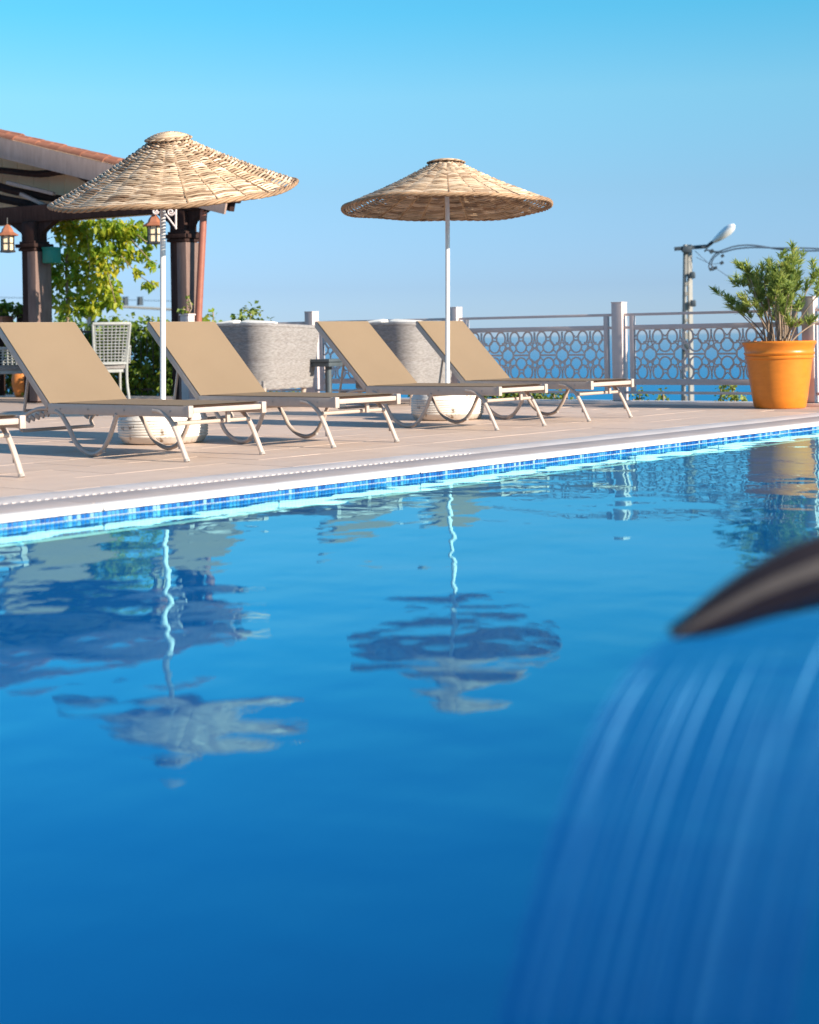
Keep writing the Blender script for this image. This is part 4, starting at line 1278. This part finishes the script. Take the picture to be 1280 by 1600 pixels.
for (x, y) in ((1082, 430), (1083, 474), (1070, 543)):
    MB().box(U(x, y, -.12), (0.10, 0.14, 0.13)).build('clamp', M['darkmetal'], up_, bevel=0.02)
MB().box(U(1071, 540, -.25), (0.14, 0.14, 0.14)).build('meter_box', M['darkmetal'], up_, bevel=0.02)
# lamp
a, b = pp(1104, 386, UY - .2), pp(1147, 351, UY - .5)
lamp = empty('street_lamp', a, 0, 'white cobra head street lamp tilted up on top of the utility pole', 'street lamp')
ax = (b - a); Ln = ax.length; ax.normalize()
sidev = ax.cross(Vector((0, 1, 0))).normalized()
LM = Matrix((ax, Vector((0, 1, 0)) , sidev)).transposed()
prof_ = [(0.12, 0.02), (0.2, 0.075), (0.34, 0.115), (0.48, 0.135), (0.58, 0.11), (0.64, 0.04)]
k_ = Ln / 0.64
mb = MB(); vs = []; fs = []; ns = 14
for (x, r) in prof_:
    for q_ in range(ns):
        an = 2 * PI * q_ / ns
        zz = math.sin(an) * r * (0.55 if math.sin(an) > 0 else 0.75)
        vs.append(LM @ Vector((x * k_, math.cos(an) * r * k_ * 0.9, zz * k_)))
for i in range(len(prof_) - 1):
    for q_ in range(ns):
        l = (q_ + 1) % ns
        fs.append((i * ns + q_, i * ns + l, (i + 1) * ns + l, (i + 1) * ns + q_))
fs += [tuple(range(ns)), tuple((len(prof_) - 1) * ns + q_ for q_ in range(ns))]
mb.add(vs, fs).build('lamp_head', M['lamphead'], lamp)
mb = MB()
vs = [LM @ Vector((x * k_, sy * r * k_ * 0.75, (r * 0.52 + 0.012) * k_)) for (x, r) in prof_[1:5] for sy in (-1, 1)]
MB().tube([Vector((0, 0, 0)) - ax * 0.02, ax * 0.16 * k_], 0.035, 8).build('neck', M['darkmetal'], lamp)
MB().tube([pp(1096, 386, UY - .2) - a, Vector((0, 0, 0))], 0.03, 8).build('lamp_arm', M['darkmetal'], lamp)
# cables
cr = pp(1103, 386, UY - .1)
cab = empty('power_cable', cr, 0, 'twisted dark power cable running from the pole toward the frame edge', 'cable')
for ph in (0, PI):
    path = []
    for k in range(90):
        x = 1103 + k * 5
        base = 388 + 6 * math.exp(-((x - 1122) / 18) ** 2) - 4 * math.exp(-((x - 1175) / 35) ** 2) + (x - 1103) * 0.012
        y = base + 2.2 * math.sin((x - 1103) / 32 * 1.0 + ph) * (1 if x > 1125 else 0.4)
        path.append(pp(x, y, UY - .1 + 0.03 * math.cos((x - 1103) / 32 + ph)) - cr)
    MB().tube(path, 0.018, 6).build('strand', M['cable'], cab)
lp = empty('cable_loop', cr, 0, 'drooping cable loops with connectors under the street lamp', 'cable')
for pts in ([(1128, 393), (1118, 397), (1110, 408), (1108, 418), (1114, 422), (1120, 416)], [(1124, 396), (1115, 404), (1112, 415), (1118, 421)]):
    MB().tube(arc([pp(x, y, UY - .1) - cr for x, y in pts], 6), 0.014, 6).build('strand', M['cable'], lp)
for (x, y, d) in ((1112, 393, 7), (1111, 421, 5), (1118, 419, 5), (1129, 400, 5), (1128, 411, 5.5), (1102, 392, 3)):
    s_ = d / 78.0
    MB().tube([pp(x - d * .4, y + 1, UY - .12) - cr, pp(x + d * .4, y - 1.5, UY - .12) - cr], s_ * 0.45, 8).build('connector', M['darkmetal'], lp)
    
stay = empty('stay_wire', cr, 0, 'thin stay wires slanting down from the utility pole', 'wire')
for pts in ([(1086, 392), (1108, 412), (1145, 437)], [(1088, 402), (1112, 413), (1128, 411)]):
    MB().tube([pp(x, y, UY - .1) - cr for x, y in pts], 0.006, 5).build('strand', M['cable'], stay)
# far left: canopy frame with two dark vents, thin wire
DY = 45.0
dr = pp(200, 478, DY)
zg2 = hill_z((dr - POST0).dot(FN))
far = empty('roof_canopy', (dr.x, dr.y, zg2), 0, 'distant thin white canopy frame with two dark vents beyond the hedge', 'canopy')
O2 = far.location
F = lambda x, y: pp(x, y, DY) - O2
MB().bar(F(132, 476), F(292, 485), 2.0, 0.05).build('roof_slab', M['concrete'], far)
for x, y in ((139, 480), (288, 487)):
    a = F(x, y); MB().bar(a, Vector((a.x, a.y, 0)), 0.12, 0.12, up=(0, 1, 0)).build('canopy_post', M['white'], far, smooth=False)
a = F(145, 480); MB().bar(a, Vector((a.x, a.y + .3, 0)), 0.09, 0.09, up=(0, 1, 0)).build('drain_pipe', M['darkmetal'], far, smooth=False)
for x in (196, 219):
    a, b = F(x, 477), F(x, 465)
    MB().tube([a, b, b + Vector((0, 0, 0.02))], [0.09, 0.075, 0.1], 10).build('vent', M['darkmetal'], far)
w0 = pp(0, 463, 60)
wr = empty('overhead_wire', w0, 0, 'faint overhead wire crossing the sky behind the pergola', 'wire')
MB().tube([pp(x, 462.5 + (x + 200) * 0.02 - 2 * math.sin((x + 200) / 200), 60) - w0 for x in range(-200, 300, 20)], 0.012, 5).build('strand', M['cable'], wr)

# ------------------------------------------------------------------ pool spout and its sheet of water
SY = 2.2
tip = pp(1050, 996, SY)
spr = empty('pool_spout', (1.16, SY + 0.05, WZ - 1.4), 0, 'dark curved metal pool spout pouring water', 'spout')
O3 = spr.location
cp_ = arc([pp(x, y, SY) for x, y in ((1052, 994), (1085, 976), (1130, 952), (1200, 917), (1280, 886), (1380, 855), (1500, 828), (1640, 820), (1770, 850), (1850, 940), (1880, 1120), (1885, 1500))] + [Vector((1.10, SY, -1.5))], 8)
nP = len(cp_)
sec = [(-0.10, 0.022), (-0.035, 0.030), (0.0, 0.010), (0.002, -0.010), (-0.018, -0.030), (-0.052, -0.064), (-0.09, -0.060), (-0.105, -0.01)]
mb = MB(); vs = []; fs = []
for i, p in enumerate(cp_):
    a, b = cp_[max(0, i - 1)], cp_[min(nP - 1, i + 1)]
    t = (b - a).normalized()
    upn = Vector((-t.z, 0, t.x)).normalized()
    q = min(1.05, 0.14 + i / 34.0)
    q = q if i < 60 else 1.0
    for (yy, zz) in sec:
        vs.append(p - O3 + Vector((0, -1, 0)) * yy * max(q, 0.45) + upn * zz * q)
ns = len(sec)
for i in range(nP - 1):
    for k in range(ns):
        l = (k + 1) % ns
        mb.cur = 1 if k in (2,) else 0
        mb.add([], [])
        mb.f.append((i * ns + k, i * ns + l, (i + 1) * ns + l, (i + 1) * ns + k)); mb.mi.append(mb.cur)
mb.v = [tuple(v) for v in vs]
mb.cur = 0
mb.f.append(tuple(range(ns))); mb.mi.append(0)
mb.f.append(tuple((nP - 1) * ns + k for k in range(ns))); mb.mi.append(0)
mb.build('blade', [M['spout'], M['spout_edge']], spr, angle=30)
MB().lathe([(0, -0.1), (0.12, -0.1), (0.12, -0.02), (0.07, 0.0), (0, 0.0)], 24, c=Vector((1.10, SY, -1.5)) - O3).build('base_flange', M['spout'], spr)
# water sheet
ns_, nt2 = 110, 46
lipc = arc([pp(x, y, SY + 0.01) for x, y in ((1053, 999), (1100, 990), (1165, 968), (1280, 934), (1400, 900), (1485, 876))], 10)
def lip_at(q):
    f = q * (len(lipc) - 1); i = min(int(f), len(lipc) - 2); return lipc[i].lerp(lipc[i + 1], f - i)
vs = []; rnd = random.Random(4)
jit = [noise.noise(Vector((i * 0.22, 3.1, 0))) for i in range(ns_ + 1)]
for layer in (0, 1):
    for i in range(ns_ + 1):
        q = i / ns_
        p0 = lip_at(q)
        fall = p0.z - (WZ - 0.02)
        T = math.sqrt(2 * fall / 9.81)
        v = Vector((-0.90 + 0.02 * jit[i], -0.80 + 0.06 * jit[(i * 7) % ns_], 0))
        for j in range(nt2 + 1):
            t = T * (j / nt2)
            p = p0 + v * t - UP * (0.5 * 9.81 * t * t)
            w = j / nt2
            amp = 0.001 + 0.0035 * w
            p = p + Vector((0.2, -1, 0)) * amp * (noise.noise(Vector((i * 0.16, j * 0.035, 0))) + 0.3 * noise.noise(Vector((i * 0.45, j * 0.03, 5))))
            thick = 0.002 + 0.0006 * abs(noise.noise(Vector((i * 0.3, j * 0.03, 9)))) + (0.006 if i < 4 or i > ns_ - 4 else 0)
            vs.append(p + Vector((0, thick * (1 if layer else -1), 0)))
fs = []; st_ = nt2 + 1; lay = (ns_ + 1) * st_
for i in range(ns_):
    for j in range(nt2):
        a = i * st_ + j
        fs.append((a, a + 1, a + st_ + 1, a + st_)); fs.append((lay + a, lay + a + st_, lay + a + st_ + 1, lay + a + 1))
for j in range(nt2):
    for i in (0, ns_):
        a = i * st_ + j; fs.append((a, a + 1, lay + a + 1, lay + a))
ws = MB().add(vs, fs).build('falling_water', M['sheet'], None, angle=180)
tag(ws, 'thin sheet of water falling from the dark spout into the pool', 'water sheet')
